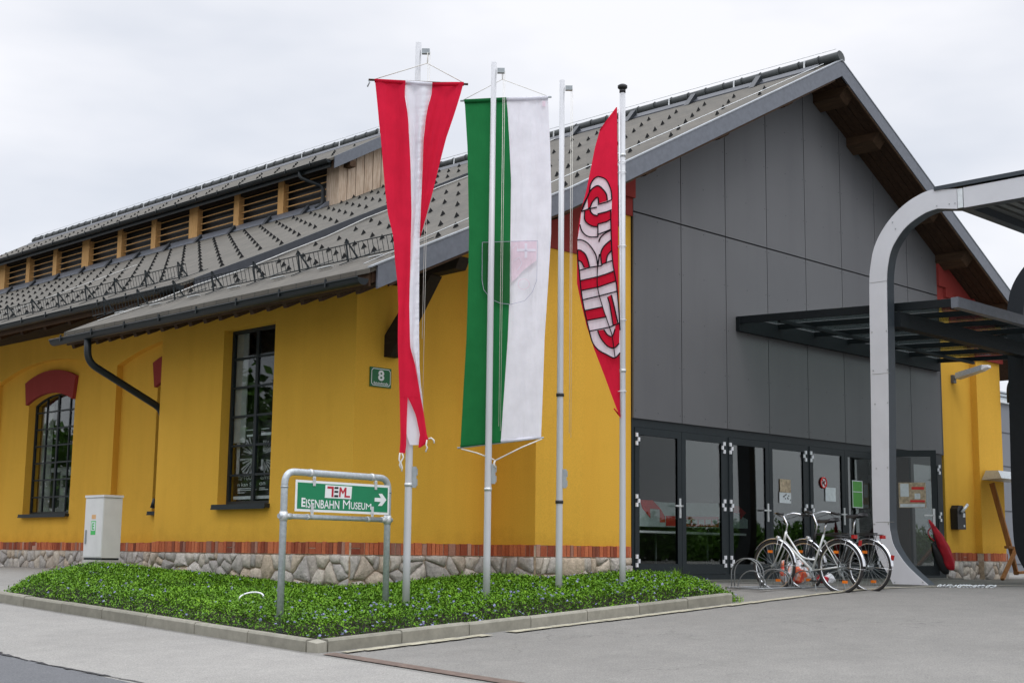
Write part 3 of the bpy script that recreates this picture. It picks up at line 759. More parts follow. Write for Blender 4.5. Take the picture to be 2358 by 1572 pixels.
# --- snow guards: little ladders standing on the tiles above the eaves
def snow_guard(x, y0, y1, fz, lab=None):
    z = fz(x); m = MB(); tilt = .05
    m.tube([(x, y0, z+.05), (x, y1, z+.05)], .009, 5); m.tube([(x-tilt, y0, z+.24), (x-tilt, y1, z+.24)], .008, 5)
    y = y0
    while y <= y1+.01: m.beam((x, y, z+.05), (x-tilt, y, z+.24), .006, .006, (0, 1, 0)); y += .095
    o = m.build('snow_guard', M['frame'], H); y = y0+.25
    while y < y1:
        m = MB()
        m.beam((x-.14, y, fz(x-.14)+.02), (x+.55, y, fz(x+.55)+.02), .022, .010); m.beam((x, y, z+.02), (x-.05, y, z+.31), .022, .012, (0, 1, 0)); m.beam((x-.05, y, z+.31), (x+.16, y, fz(x+.16)+.02), .022, .012, (0, 1, 0))
        m.build('bracket', M['galv' if y < 0 else 'frame'], o); y += 1.05
snow_guard(11.2, 12.95, 20.95, zf); snow_guard(12.45, 20.15, 48, zr)
for k in range(7):
    m = MB(); y = 13.35+k*1.05; m.beam((11.05, y, zf(11.05)+.035), (11.05, y+.28, zf(11.05)+.035), .05, .012)
    m.build('guard_clip', M['light_metal'], H)
# --- gutters and downpipes
def gutter(x, y0, y1, z, r=.085, parent=None, name='gutter'):
    m = MB(); n = 8; ri = []
    for y in (y0, y1):
        ri.append([(x+r*math.cos(math.pi+math.pi*k/n), y, z+r*math.sin(math.pi+math.pi*k/n)) for k in range(n+1)])
    m.cs = True; m.add(ri[0]+ri[1], [(k, k+1, n+2+k, n+1+k) for k in range(n)]); m.cs = False
    for i, y in enumerate((y0, y1)): m.add(ri[i], [tuple(range(n+1))])
    m.tube([(x-r, y0, z), (x-r, y1, z)], .012, 6)
    y = y0+.6
    while y < y1: m.beam((x-r-.004, y, z-.002), (x-r-.004, y+.0001+.025, z-.002), .02, .1); y += .95
    # sheet metal apron behind the gutter
    return m.build(name, M['gutter'], parent or H)
gutter(EXF-.08, YV+.02, 20.45, zf(EXF)-.13); gutter(EXR-.07, 19.6, 50, zr(EXR)-.06)
m = MB(); m.box(EXF+.03, EXF+.06, YV+.05, 20.25, zf(EXF)-.21, zf(EXF)-.03); m.build('eave_board', M['brown_beam'], H); m = MB(); m.box(EXR+.03, EXR+.06, 19.72, 50, zr(EXR)-.21, zr(EXR)-.03); m.build('eave_board', M['brown_beam'], H)
y = YV+.35      # rafter tails under the wing eave
while y < 20.2:
    m = MB(); m.beam((EXF+.1, y, zf(EXF+.1)-.27), (11.44, y, zf(11.44)-.27), .08, .08); m.build('rafter', M['brown_beam'], H); y += .37
gz = zf(EXF)-.2
def bend(P, n=5, r=.14):
    P = [Vector(p) for p in P]; o = [P[0]]
    for i in range(1, len(P)-1):
        a = (P[i-1]-P[i]).normalized(); b = (P[i+1]-P[i]).normalized(); d = min(r, (P[i-1]-P[i]).length*.45, (P[i+1]-P[i]).length*.45)
        for k in range(n+1): t = k/n; o.append((P[i]+a*d)*(1-t)**2+P[i]*2*t*(1-t)+(P[i]+b*d)*t*t)
    return o+[P[-1]]
m = MB(); m.tube(bend([(EXF-.07, 19.40, gz+.02), (EXF-.07, 19.36, gz-.36), (11.57, 19.24, 2.50), (11.57, 19.24, 1.1)], 6, .16), .055, 10)
m.build('downpipe', M['gutter'], H)
m = MB(); m.tube([(11.50, 19.24, 1.12), (11.46, 19.24, .98)], .035, 8); m.build('downpipe_shoe', M['gutter'], H)
m = MB(); m.tube(bend([(28.35, 13.25, 4.55), (28.30, 13.25, 4.2), (28.07, 13.3, 3.95), (28.07, 13.3, 3.6)], 5, .12), .05, 8); m.build('downpipe', M['gutter'], H)

# --- clerestory on the ridge
LX, LY0, LY1 = 19.3, 24.98, 43.6
CL = MB(); CL.box(LX+.12, 2*XR-LX-.12, LY0+.06, LY1, 8.15, 8.2); cl = CL.build('clerestory', M['black'], H)
def sub(mb_, name, mat, **k): return mb_.build(name, M[mat], cl)
zl = lambda x: 10.36-.572*abs(XR-x)
wide = {0, 3, 6, 9}
posts = [p*1.0604 for p in (23.765, 25.655, 27.415, 29.265, 31.105, 32.79, 34.595, 36.33, 37.95, 39.59, 41.05)]
m = MB(); m.box(LX-.02, LX+.1, LY0-.02, LY0+.44, 8.1, 9.25); m.build('corner_board', M['grey_plank'], cl)
for i, y in enumerate(posts[1:], 1):
    w = .20 if i % 3 == 0 else .115
    m = MB(); m.box(LX-.03, LX+.12, y-w, y+w, 8.16, 9.16); sub(m, 'post', 'pine')
m = MB(); m.box(LX-.035, LX+.1, LY0+.44, LY1, 8.14, 8.25); sub(m, 'sill_beam', 'pine')
m = MB(); m.box(LX-.0, LX+.1, LY0+.42, LY1, 9.08, 9.22); sub(m, 'head_beam', 'dark_wood')
for i in range(len(posts)-1):
    a = posts[i]+(.22 if i % 3 == 0 else .12); b = posts[i+1]-(.21 if (i+1) % 3 == 0 else .12)
    m = MB()
    for k in range(5):
        z = 8.34+k*.172
        m.hexa([(LX+.05, a, z), (LX+.055, a, z-.020), (LX+.055, b, z-.020), (LX+.05, b, z), (LX+.085, a, z+.022), (LX+.09, a, z+.004), (LX+.09, b, z+.004), (LX+.085, b, z+.022)])
    sub(m, 'louvre', 'pine')
m = MB(); m.box(LX+.2, LX+.25, LY0+.1, LY1, 8.1, 9.3); sub(m, 'backing', 'black')
m = MB(); x = LX+.104; k = 0
while x < 2*XR-LX-.02:                            # gable boards
    w = .125; b = min(x+w, 2*XR-LX); d = .012*(k % 2)
    zt0, zt1 = zl(x+.005)-.14, zl(b-.005)-.14
    m.hexa([(x+.006, LY0-d, zr(x)-.05 if x < XR else zf(x)-.05), (b-.006, LY0-d, zr(b)-.05 if b < XR else zf(b)-.05), (b-.006, LY0+.04, zr(b)-.05 if b < XR else zf(b)-.05), (x+.006, LY0+.04, zr(x)-.05 if x < XR else zf(x)-.05),
            (x+.006, LY0-d, zt0), (b-.006, LY0-d, zt1), (b-.006, LY0+.04, zt1), (x+.006, LY0+.04, zt0)]); x = b; k += 1
sub(m, 'gable_boards', 'grey_plank')
EXL, LYV = 18.92, 24.76
m = MB(); slope(m, EXL, XR, zl, LYV, LY1+.5, 0, .06); slope(m, XR, 2*XR-EXL, zl, LYV, LY1+.5, 0, .06); sub(m, 'roof', 'tile')
m = MB(); slope(m, EXL+.05, XR, zl, LYV+.03, LY1+.45, .062, .15); slope(m, XR, 2*XR-EXL-.05, zl, LYV+.03, LY1+.45, .062, .15); sub(m, 'soffit', 'soffit')
m = MB()
for a, b in ((EXL+.05, XR), (XR, 2*XR-EXL)):
    m.hexa([(a, LYV-.03, zl(a)-.27), (b, LYV-.03, zl(b)-.27), (b, LYV, zl(b)-.27), (a, LYV, zl(a)-.27), (a, LYV-.03, zl(a)+.01), (b, LYV-.03, zl(b)+.01), (b, LYV, zl(b)+.01), (a, LYV, zl(a)+.01)])
sub(m, 'verge_board', 'fascia')
m = MB(); m.box(LX+.12, LX+.28, LYV-.02, LY0, 9.10, 9.25); sub(m, 'purlin', 'brown_beam')
gutter(EXL-.06, LYV+.05, LY1+.5, zl(EXL)-.05, .075, cl)
m = MB(); m.box(EXL+.02, EXL+.05, LYV+.1, LY1+.4, zl(EXL)-.2, zl(EXL)-.02); m.build('eave_board', M['gutter'], cl)
m = MB(); m.tube(bend([(EXL-.04, 25.95, zl(EXL)-.1), (EXL-.04, 25.9, 8.92), (LX-.09, 25.45, 8.70), (LX-.09, 25.45, 8.28), (LX-.25, 25.5, 8.16)], 5, .1), .045, 8); m.build('downpipe', M['gutter'], cl)
ridge(LYV, LY1-.2, 10.40, 'ridge_cap', cl)
m = MB(); m.hexa([(LX-.28, 25.3, zr(LX-.28)+.01), (LX-.02, 25.3, zr(LX-.02)+.01), (LX-.02, LY1, zr(LX-.02)+.01), (LX-.28, LY1, zr(LX-.28)+.01),
                  (LX-.28, 25.3, zr(LX-.28)+.03), (LX-.02, 25.3, zr(LX-.02)+.12), (LX-.02, LY1, zr(LX-.02)+.14), (LX-.28, LY1, zr(LX-.28)+.03)])
m.build('flashing', M['fascia'], cl)
y = 25.8
while y < 43:
    x0 = LX-.42; m = MB()
    m.add([(x0, y, zr(x0)+.01), (x0+.24, y, zr(x0+.24)+.01), (x0+.2, y, zr(x0+.2)+.17), (x0, y+.12, zr(x0)+.01), (x0+.24, y+.12, zr(x0+.24)+.01), (x0+.2, y+.12, zr(x0+.2)+.17)],
          [(0, 1, 2), (3, 5, 4), (0, 3, 4, 1), (1, 4, 5, 2), (2, 5, 3, 0)]); y += 1.5
    m.build('roof_bracket', M['black_steel'], cl)
m = MB(); 
for i in range(3):
    for j in range(25):
        y = LYV+.5+.75*j+(.37 if i % 2 else 0); k = hook(EXL+.35+.32*i, y, zl, .8); m.add(k.v, k.f)
tag(m.build('snow_hook', M['hook'], cl), kind='stuff')

# --- folding glass doors
DB = [16.15, 18.51, 20.86, 23.21, 25.55]
m = MB()
m.fbox(TY(FY-.02), 16.15, 25.62, 2.26, 2.385, 0, .10)
m.fbox(TY(FY-.02), 16.14, 25.62, -.02, .06, -.02, .12)
for x in DB: m.fbox(TY(FY-.02), x-.055 if x > 16.2 else x, x+.055 if x < 25.5 else x+.07, .06, 2.26, 0, .10)
m.build('door_frame', M['frame'], H)
def leaf(tf, w, handle_at=None, hinge_at=(), glass='glass', name='door'):
    m = MB(); s_ = .10
    m.fbox(tf, 0, s_, 0, 2.19, 0, .05); m.fbox(tf, w-s_, w, 0, 2.19, 0, .05); m.fbox(tf, s_, w-s_, 2.08, 2.19, 0, .05); m.fbox(tf, s_, w-s_, 0, .16, 0, .05)
    m.fbox(tf, s_-.012, s_, .16, 2.08, .008, .042); m.fbox(tf, w-s_, w-s_+.012, .16, 2.08, .008, .042)
    d = m.build(name, M['frame'], H)
    m = MB(); m.fbox(tf, s_, w-s_, .16, 2.08, .02, .028); m.build('glass', M[glass], d)
    if handle_at:
        m = MB(); u, sg = handle_at
        m.fbox(tf, u-.022, u+.022, .86, 1.16, -.012, -.001); m.fbox(tf, min(u, u-sg*.17), max(u, u-sg*.17), 1.03, 1.055, -.06, -.04); m.fbox(tf, u-.012, u+.012, 1.03, 1.055, -.06, -.01)
        m.fbox(tf, u-.012, u+.012, .90, .93, -.02, -.012)
        m.build('handle', M['light_metal'], d)
    for u, sg in hinge_at:
        for z in (.17, 1.06, 1.98):
            m = MB()
            m.fbox(tf, u-.02, u+.03*sg+.02*(sg < 0)+.0, z+.0, z+.05, -.02, -.001) if False else None
            m.fbox(tf, u-.030, u+.014, z+.065, z+.125, -.022, -.001); m.fbox(tf, u-.030, u+.014, z-.06, z, -.022, -.001)
            m.fbox(tf, u+(.018 if sg > 0 else -.075), u+(.058 if sg > 0 else -.035), z+.0, z+.06, -.022, -.001)
            m.build('hinge', M['white_paint'], d)
    return d
for i in range(4):
    a, b = DB[i]+.055, DB[i+1]-.055; w = (b-a)/2-.004
    if i < 3:
        leaf(frame((a, FY-.035, .065), (1, 0, 0), (0, 0, 1), (0, 1, 0)), w, (w-.05, 1), [(.035, 1)], 'win_glass' if i == 0 else 'glass')
        leaf(frame((a+w+.008, FY-.035, .065), (1, 0, 0), (0, 0, 1), (0, 1, 0)), w, None, [(w-.02, -1)])
    else:
        ang = math.radians(60); du = (math.cos(ang), -math.sin(ang), 0); dn = (math.sin(ang), math.cos(ang), 0)
        leaf_tf = frame((23.22, FY-.05, .05), du, (0, 0, 1), dn)
        tf2 = lambda a_, b_, c_: leaf_tf(a_, b_*2.27/2.19, c_)
        open_leaf = leaf(tf2, 1.0, (.93, 1), [], 'win_glass')
        leaf(frame((a+w+.008, FY-.035, .065), (1, 0, 0), (0, 0, 1), (0, 1, 0)), w, None, [(w-.02, -1)])
m = MB(); m.box(16.1, 25.8, 13.3, 13.62, -.12, -.015); m.build('threshold', M['apron'], H)
# dark interior
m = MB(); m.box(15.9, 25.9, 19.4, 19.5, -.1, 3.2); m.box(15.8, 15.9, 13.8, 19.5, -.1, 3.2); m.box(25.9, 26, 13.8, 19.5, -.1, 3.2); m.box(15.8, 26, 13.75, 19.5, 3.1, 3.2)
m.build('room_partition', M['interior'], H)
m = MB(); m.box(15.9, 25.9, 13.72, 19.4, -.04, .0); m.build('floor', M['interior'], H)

# ------------------------------------------------------------------ text
def text_mesh(s, offset=.0):
    cu = bpy.data.curves.new('t', 'FONT'); cu.body = s; cu.offset = offset; cu.resolution_u = 3
    o = bpy.data.objects.new('t', cu); C.objects.link(o); bpy.context.view_layer.update()
    me = o.to_mesh(); vs = [tuple(v.co) for v in me.vertices]; fs = [tuple(p.vertices) for p in me.polygons]; o.to_mesh_clear()
    bpy.data.objects.remove(o); bpy.data.curves.remove(cu); return vs, fs
def fit_text(mb, s, tf, a0, a1, b0, b1, c=0, offset=.012, shear=0):
    vs, fs = text_mesh(s, offset)
    x0 = min(v[0] for v in vs); x1 = max(v[0] for v in vs); y0 = min(v[1] for v in vs); y1 = max(v[1] for v in vs)
    mb.add([tf(a0+(a1-a0)*(v[0]-x0)/(x1-x0), b0+(b1-b0)*(v[1]-y0)/(y1-y0), c) for v in vs], fs)

# ------------------------------------------------------------------ inside the hall
t = thing('table', (17.6, 14.5, 0), 'long white table seen through the left glass doors', 'table')
m = MB(); m.box(16.5, 19.9, 14.2, 14.9, .70, .735); m.build('tabletop', M['white_paint'], t)
for x in (16.9, 18.2, 19.6):
    for y in (14.28, 14.8):
        m = MB(); m.tube([(x, y, 0), (x, y, .70)], .02, 6); m.build('leg', M['steel'], t)
def PY(Yp, px, py): return onplane(px, py, (0, Yp, 0), (0, 1, 0))
t = thing('display_board', (18, 14.35, .74), 'grey display board with a painted red train on the table behind the glass doors', 'display board')
def pxpoly(name, mat, Yp, pts, th=.012, parent=None, dy=0):
    P = [PY(Yp, *p) for p in pts]; m = MB(); m.prism([(p.x, p.z) for p in P], TY(Yp+dy), 0, th); return m.build(name, M[mat], parent)
pxpoly('board', 'train_grey', 14.35, [(1472, 1150), (1530, 1156), (1650, 1158), (1722, 1196), (1722, 1216), (1600, 1214), (1472, 1211)], .02, t)
pxpoly('stripe', 'train_red', 14.34, [(1474, 1150), (1503, 1151), (1522, 1172), (1532, 1190), (1532, 1202), (1520, 1202), (1520, 1172), (1497, 1170), (1498, 1192), (1480, 1170)], .006, t)
pxpoly('stripe', 'train_red', 14.34, [(1534, 1187), (1655, 1189), (1655, 1213), (1534, 1210)], .006, t)
pxpoly('stripe', 'train_red', 14.34, [(1682, 1163), (1700, 1164), (1718, 1180), (1706, 1195), (1704, 1182), (1690, 1180), (1686, 1215), (1682, 1215)], .006, t)
for k in range(5): pxpoly('painted_window', 'train_grey', 14.33, [(1579+15.5*k, 1195), (1590+15.5*k, 1195.5), (1590+15.5*k, 1206), (1579+15.5*k, 1205)], .006, t)

# ------------------------------------------------------------------ notices on glass
def notice(name, mat, rect, label, Yp=13.575, cat='notice'):
    (x0, y0), (x1, y1) = rect; a = PY(Yp, x0, y1); b = PY(Yp, x1, y0)
    m = MB(); m.box(a.x, b.x, Yp-.004, Yp, a.z, b.z); o = m.build(name, M[mat]); c = ((a.x+b.x)/2, Yp, a.z)
    top(o, c); return tag(o, label, cat), a, b
n1, a, b = notice('notice', 'paper', ((1795, 1134), (1821, 1157)), 'small white notice with black dots taped low on the fourth glass pane')
m = MB()
for i in range(9): x = a.x+.03+(b.x-a.x-.06)*rnd.random(); z = a.z+.03+(b.z-a.z-.06)*rnd.random(); m.box(x, x+.03, 13.569, 13.571, z, z+.02)
ROOT[n1.name] = Vector(n1.location); m.build('print', M['poster_black'], n1)
n2, a, b = notice('poster', 'paper_tan', ((1796, 1104), (1820, 1133)), 'faded pinkish poster above the dotted notice on the fourth glass pane', cat='poster')
n3, a, b = notice('notice', 'paper', ((1901, 1123), (1924, 1153)), 'plain pale blue-white sheet taped beside the round prohibition sticker')
p = PY(13.575, 1896, 1111)
t = thing('prohibition_sign', (p.x, 13.575, p.z-.11), 'round red and white prohibition sticker on the glass door', 'sticker')
m = MB(); m.prism([(p.x+.10*math.cos(a), p.z+.10*math.sin(a)) for a in np.linspace(0, 6.28, 25)[:-1]], TY(13.571), 0, .003); m.build('disc', M['white_paint'], t)
m = MB(); m.torus((p.x, 13.567, p.z), (0, 1, 0), .09, .013, 28, 6); m.beam((p.x-.055, 13.566, p.z+.06), (p.x+.055, 13.566, p.z-.06), .006, .02, (0, 1, 0)); m.build('ring', M['train_red'], t)
m = MB(); m.box(p.x-.045, p.x+.03, 13.5665, 13.568, p.z-.02, p.z+.015); m.box(p.x-.045, p.x-.03, 13.5665, 13.568, p.z-.05, p.z-.02); m.box(p.x+.015, p.x+.03, 13.5665, 13.568, p.z-.05, p.z-.02); m.box(p.x+.02, p.x+.05, 13.5665, 13.568, p.z+.01, p.z+.04); m.build('symbol', M['poster_black'], t)
n4, a, b = notice('poster', 'poster_green', ((1963, 1107), (1985, 1168)), 'tall green poster with white border on the glass left of the arch foot', cat='poster')
ROOT[n4.name] = Vector(n4.location); m = MB()
for z0, z1 in ((a.z, a.z+.015), (b.z-.015, b.z), (a.z+(b.z-a.z)*.57, a.z+(b.z-a.z)*.6)): m.box(a.x, b.x, 13.567, 13.57, z0, z1)
m.box(a.x, a.x+.015, 13.566, 13.569, a.z, b.z); m.box(b.x-.015, b.x, 13.566, 13.569, a.z, b.z); m.build('border', M['paper'], n4)
# poster on the open leaf
tfl = lambda a_, b_, c_: leaf_tf(a_, b_, c_)
m = MB(); m.fbox(tfl, .32, .80, 1.22, 1.68, .008, .014); o = m.build('poster', M['paper_tan']); top(o, tfl(.55, 1.22, .01)); tag(o, 'tan and white event poster on the open glass door', 'poster'); ROOT[o.name] = Vector(o.location)
m = MB(); m.fbox(tfl, .34, .78, 1.23, 1.29, .004, .007); m.fbox(tfl, .35, .5, 1.42, 1.66, .004, .007); m.fbox(tfl, .60, .70, 1.38, 1.48, .004, .007); m.build('print', M['paper'], o)
m = MB(); m.fbox(tfl, .55, .77, 1.55, 1.60, .004, .007); m.fbox(tfl, .52, .78, 1.32, 1.36, .004, .007); m.build('print', M['train_red'], o)
# the big dark poster in the wing window
t = thing('poster', (11.75, 16.81, 1.05), 'black and white event poster standing inside the tall wing window', 'poster')
tfp = frame((11.68, 17.40, 1.08), (0, -1, 0), (0, 0, 1), (1, 0, 0))
m = MB(); m.fbox(tfp, 0, 1.18, 0, 1.12, .0, .008); m.build('sheet', M['poster_black'], t)
m = MB(); r5 = random.Random(5)
for cx, cy, dirs in ((.5, .64, range(95, 170, 13)), (.72, .64, range(15, 88, 12)), (.5, .58, range(185, 262, 14)), (.74, .56, range(275, 350, 18))):
    for d_ in dirs:
        a = math.radians(d_+r5.uniform(-3, 3)); l = r5.uniform(.24, .36); l = min(l, .40 if cx < .6 else .34)
        x1, y1 = cx+math.cos(a)*l*1.1, cy+math.sin(a)*l*.75; w = .016
        nx_, ny_ = -math.sin(a)*w, math.cos(a)*w
        m.quad(tfp(cx-nx_*.3, cy-ny_*.3, -.004), tfp(cx+nx_*.3, cy+ny_*.3, -.004), tfp(x1+nx_, y1+ny_, -.004), tfp(x1-nx_, y1-ny_, -.004))
m.fbox(tfp, .06, .14, .34, .82, -.004, -.002); m.fbox(tfp, 1.02, 1.10, .34, .82, -.004, -.002); m.fbox(tfp, .42, .52, .36, .5, -.004, -.002); m.fbox(tfp, .68, .8, .4, .56, -.004, -.002)
m.build('print', M['poster_grey'], t)
m = MB()
fit_text(m, 'Tir TOUZ', tfp, .12, .52, .275, .335, -.004, .0); fit_text(m, 'emt', tfp, .68, .92, .275, .325, -.004, .0)
fit_text(m, 'n kan Sü', tfp, .12, .52, .185, .24, -.004, .0); fit_text(m, 'on', tfp, .66, .80, .19, .235, -.004, .0)
for a0, a1, z in ((.12, .5, .150), (.12, .48, .125), (.12, .3, .09), (.66, .8, .150), (.66, .88, .125)): m.fbox(tfp, a0, a1, z, z+.010, -.004, -.002)
m.fbox(tfp, .12, .54, .99, 1.0, -.004, -.002); m.fbox(tfp, .66, .85, .99, 1.0, -.004, -.002); m.fbox(tfp, .14, .22, .90, .96, -.004, -.002); m.fbox(tfp, .3, .52, .90, .93, -.004, -.002); m.fbox(tfp, .66, .9, .90, .94, -.004, -.002)
m.fbox(tfp, .02, 1.16, .0, .045, -.004, -.002)
m.build('lettering', M['paper'], t)

# ------------------------------------------------------------------ house number
t = thing('house_number_sign', (11.87, 14.34, 2.50), 'green enamel plate with white number 8 under the dark roof brace', 'sign')
m = MB(); m.box(11.69, 12.05, 14.33, 14.349, 2.515, 2.775); m.build('plate', M['plate_green'], t)
tn = TY(14.326); m = MB()
def rim(m, tf, a0, a1, b0, b1, w, ch, c):
    P = [(a0+ch, b0), (a1-ch, b0), (a1, b0+ch), (a1, b1-ch), (a1-ch, b1), (a0+ch, b1), (a0, b1-ch), (a0, b0+ch)]
    Q = [(a0+ch+w*.4, b0+w), (a1-ch-w*.4, b0+w), (a1-w, b0+ch+w*.4), (a1-w, b1-ch-w*.4), (a1-ch-w*.4, b1-w), (a0+ch+w*.4, b1-w), (a0+w, b1-ch-w*.4), (a0+w, b0+ch+w*.4)]
    m.prism(P, tf, c, c+.002, [Q])
rim(m, tn, 11.705, 12.035, 2.53, 2.76, .009, .03, 0); m.build('border', M['sign_white'], t)
m = MB(); fit_text(m, '8', tn, 11.82, 11.925, 2.598, 2.74, 0, .03); fit_text(m, 'Bahnhofstraße', tn, 11.745, 11.995, 2.548, 2.582, 0, .02); m.build('lettering', M['sign_white'], t)

# ------------------------------------------------------------------ flag poles
VN = Vector((1, 1, 0)).normalized(); VS = Vector((1, -1, 0)).normalized()
POLES = [(9.69, 5.89), (10.85, 5.97), (12.01, 6.05), (13.14, 6.19)]
PYY = 11.2
labels = ['white flag pole carrying the narrow red-white-red banner', 'white flag pole in front of the green and white banner', 'bare white flag pole without a flag, with a dark band halfway up', 'white flag pole with dark round cap holding the red emblem flag']
pole_objs = []
for i, (x, h) in enumerate(POLES):
    g = G(x, PYY)+.03
    t = thing('flag_pole', (x, PYY, g), labels[i], 'flag pole', 'flag poles in the planting bed'); pole_objs.append(t)
    m = MB(); m.tube([(x, PYY, g), (x, PYY, .3), (x, PYY, h*.5), (x, PYY, h)], [.040, .039, .036, .031 if i < 3 else .036], 18); m.build('shaft', M['pole'], t)
    for z in ((.95, 2.2) if i == 2 else (1.05,)) if i != 3 else (5.35, 2.6):
        m = MB(); m.tube([(x, PYY, z-.018), (x, PYY, z+.018)], .043 if i != 2 else .047, 18); m.build('collar', M['black'] if i == 2 else M['light_metal'], t)
    if i < 3:
        q = Vector((x, PYY, h-.10))+VS*.04
        m = MB(); m.beam(q, q+VS*.085, .05, .055); m.build('truck', M['steel'], t)
        m = MB(); e = q+VS*.07
        m.tube([e, (e.x, e.y, 1.75 if i != 0 else 2.6)], .0035, 4); m.tube([e+VS*.02, e+VS*.02-Vector((0, 0, h-1.8))], .003, 4); m.build('halyard', M['rope'], t)
        zc = 1.13 if i == 0 else 1.22
        m = MB(); q = Vector((x, PYY, zc))+VS*.058; m.beam(q-Vector((0, 0, .11)), q+Vector((0, 0, .11)), .045, .035, VN)
        m.beam(q+VS*.02-Vector((0, 0, .09)), q+VS*.02-Vector((0, 0, .02)), .03, .02, VN); m.beam(q+VS*.02+Vector((0, 0, .02)), q+VS*.02+Vector((0, 0, .09)), .03, .02, VN)
        m.build('cleat_box', M['steel'], t)
    else:
        m = MB(); m.tube([(x, PYY, h-.02), (x, PYY, h+.03)], .04, 16); m.tube([(x, PYY, h+.03), (x, PYY, h+.045), (x, PYY, h+.075), (x, PYY, h+.09)], [.045, .062, .062, .04], 18); m.build('cap', M['black'], t)
        for z in (5.26, 5.13, 4.18, 3.24, 2.35):
            m = MB(); m.torus((x-.012, PYY, z-.01), (.0, .1, 1), .052, .005, 18, 5); m.build('ring', M['white_paint'], t)

def FP(i, px, py, off=0.):
    p0 = Vector((POLES[i][0], PYY, 0))-VN*off; return onplane(px, py, p0, VN)
def lerp_rows(rows, y):
    for a, b in zip(rows, rows[1:]):
        if a[0] <= y <= b[0]:
            t = (y-a[0])/(b[0]-a[0]); return [p+(q-p)*t for p, q in zip(a, b)]
    return rows[-1] if y > rows[-1][0] else rows[0]
def cloth(mb, i, rows, mat, off, amp=.02, nx=8, step=9, ph=0., fr=2.2, lean=0., ruf=0.):
    ya, yb = rows[0][0], rows[-1][0]; n = max(2, int((yb-ya)/step)); g = []
    for j in range(n+1):
        y = ya+(yb-ya)*j/n; _, xl, xr = lerp_rows(rows, y)[:3]; ln = []
        for k in range(nx+1):
            s = k/nx; x = xl+(xr-xl)*s
            d = off+amp*math.sin(s*fr*3.14+ph+y*.004)*(.5+.5*math.sin(y*.006+ph))+amp*.35*math.sin(s*9+y*.02+ph)+lean*(s-.5)+ruf*s*(math.sin(y*.47+3*s+2.3*math.sin(y*.071))+math.sin(y*.23+5*s)+.8*math.sin(y*.91+2*math.sin(y*.13)))
            ln.append(FP(i, x, y, d))
        g.append(ln)
    mb.cm = mat; mb.cs = True; nn = nx+1
    mb.add([p for ln in g for p in ln], [(j*nn+k, j*nn+k+1, (j+1)*nn+k+1, (j+1)*nn+k) for j in range(n) for k in range(nx)])
def ribbon(mb, i, pts, w, off, mat):
    pts = [Vector((a, b)) for a, b in pts]; mb.cm = mat; mb.cs = False; L_ = []; R_ = []
    for k, p in enumerate(pts):
        d = (pts[min(k+1, len(pts)-1)]-pts[max(k-1, 0)]).normalized(); n = Vector((-d.y, d.x))*w/2
        L_.append(p+n); R_.append(p-n)
    vs = [FP(i, *q, off) for q in L_]+[FP(i, *q, off) for q in R_]; n = len(pts)
    mb.add(vs, [(k, k+1, n+k+1, n+k) for k in range(n-1)])
def patch(mb, i, pts, off, mat):
    mb.cm = mat; mb.cs = False
    tr = tessellate_polygon([[Vector((a, b, 0)) for a, b in pts]]); mb.add([FP(i, *q, off) for q in pts], [tuple(t) for t in tr])
def smoothline(pts, n=5):           # Catmull-Rom through the points
    P = [Vector(p) for p in pts]; o = []
    for k in range(len(P)-1):
        p0, p1, p2, p3 = P[max(k-1, 0)], P[k], P[k+1], P[min(k+2, len(P)-1)]
        for j in range(n):
            t = j/n; o.append(.5*((2*p1)+(p2-p0)*t+(2*p0-5*p1+4*p2-p3)*t*t+(3*p1-p0-3*p2+p3)*t**3))
    return [tuple(q) for q in o]+[tuple(P[-1])]

# banner 1: red white red, wound narrow by the wind
x0, h0 = POLES[0]
t = thing('banner', (x0, PYY, 1.6), 'red-white-red hanging banner blown into a narrow fold against its pole', 'banner', 'banners on the flag poles')
m = MB()
cloth(m, 0, [(186, 863.5, 933.6), (220, 867, 932), (256, 870.5, 938), (285, 873, 940.7), (307, 876, 941.5), (369, 881, 945), (439, 887, 946.5), (492, 893, 947.7), (546, 906, 946), (600, 909.4, 945), (650, 915, 943.5), (702, 917, 942.6), (779, 916, 944), (800, 916.3, 945), (842, 917.5, 956.6), (880, 919, 963), (914, 920, 968.5)], 0, .10, .035)
cloth(m, 0, [(914, 920, 938.8), (960, 921, 937), (1000, 922, 936), (1026, 921, 935.5), (1043, 919.6, 933)], 0, .10, .015, 5)
cloth(m, 0, [(914, 938.8, 968.5), (935, 949, 973), (957, 958, 977), (1000, 967, 983), (1012, 965, 987), (1024, 964, 981), (1030, 963.5, 968)], 0, .10, .02, 5)
cloth(m, 0, [(189, 995.4, 1068), (217, 994, 1060.6), (242, 986.5, 1053), (270, 981, 1044), (318, 975.5, 1027.6), (383, 973.3, 1010.8), (440, 971, 997), (467, 969.5, 989.8), (500, 968.3, 981), (546, 966.5, 968)], 0, .07, .05, 8, 9, 1.)
cloth(m, 0, [(188, 933.6, 995.4), (217, 932, 994), (234, 936, 988), (256, 938, 984), (285, 940.7, 979), (312, 942, 975.7), (369, 945, 974), (397, 946, 973), (487, 947.7, 968.7), (546, 946, 966.5), (600, 945, 965.6), (702, 942.6, 965), (779, 944, 965), (800, 945, 965.5), (842, 956.6, 966), (880, 963, 968.5), (914, 968.5, 972.5), (950, 975, 975.6)], 1, .085, .030, 12, 3, .5, 3., 0., .0035)
cloth(m, 0, [(912, 938, 940), (957, 937, 961), (1000, 936, 968), (1024, 944, 966)], 1, .055, .01, 4)
m.build('cloth', [M['flag_red'], M['flag_white']], t, False)
m = MB(); m.tube([FP(0, 849, 184, .10), FP(0, 1078, 194.5, .09)], .013, 8); m.build('rod', M['brown_beam'], t)
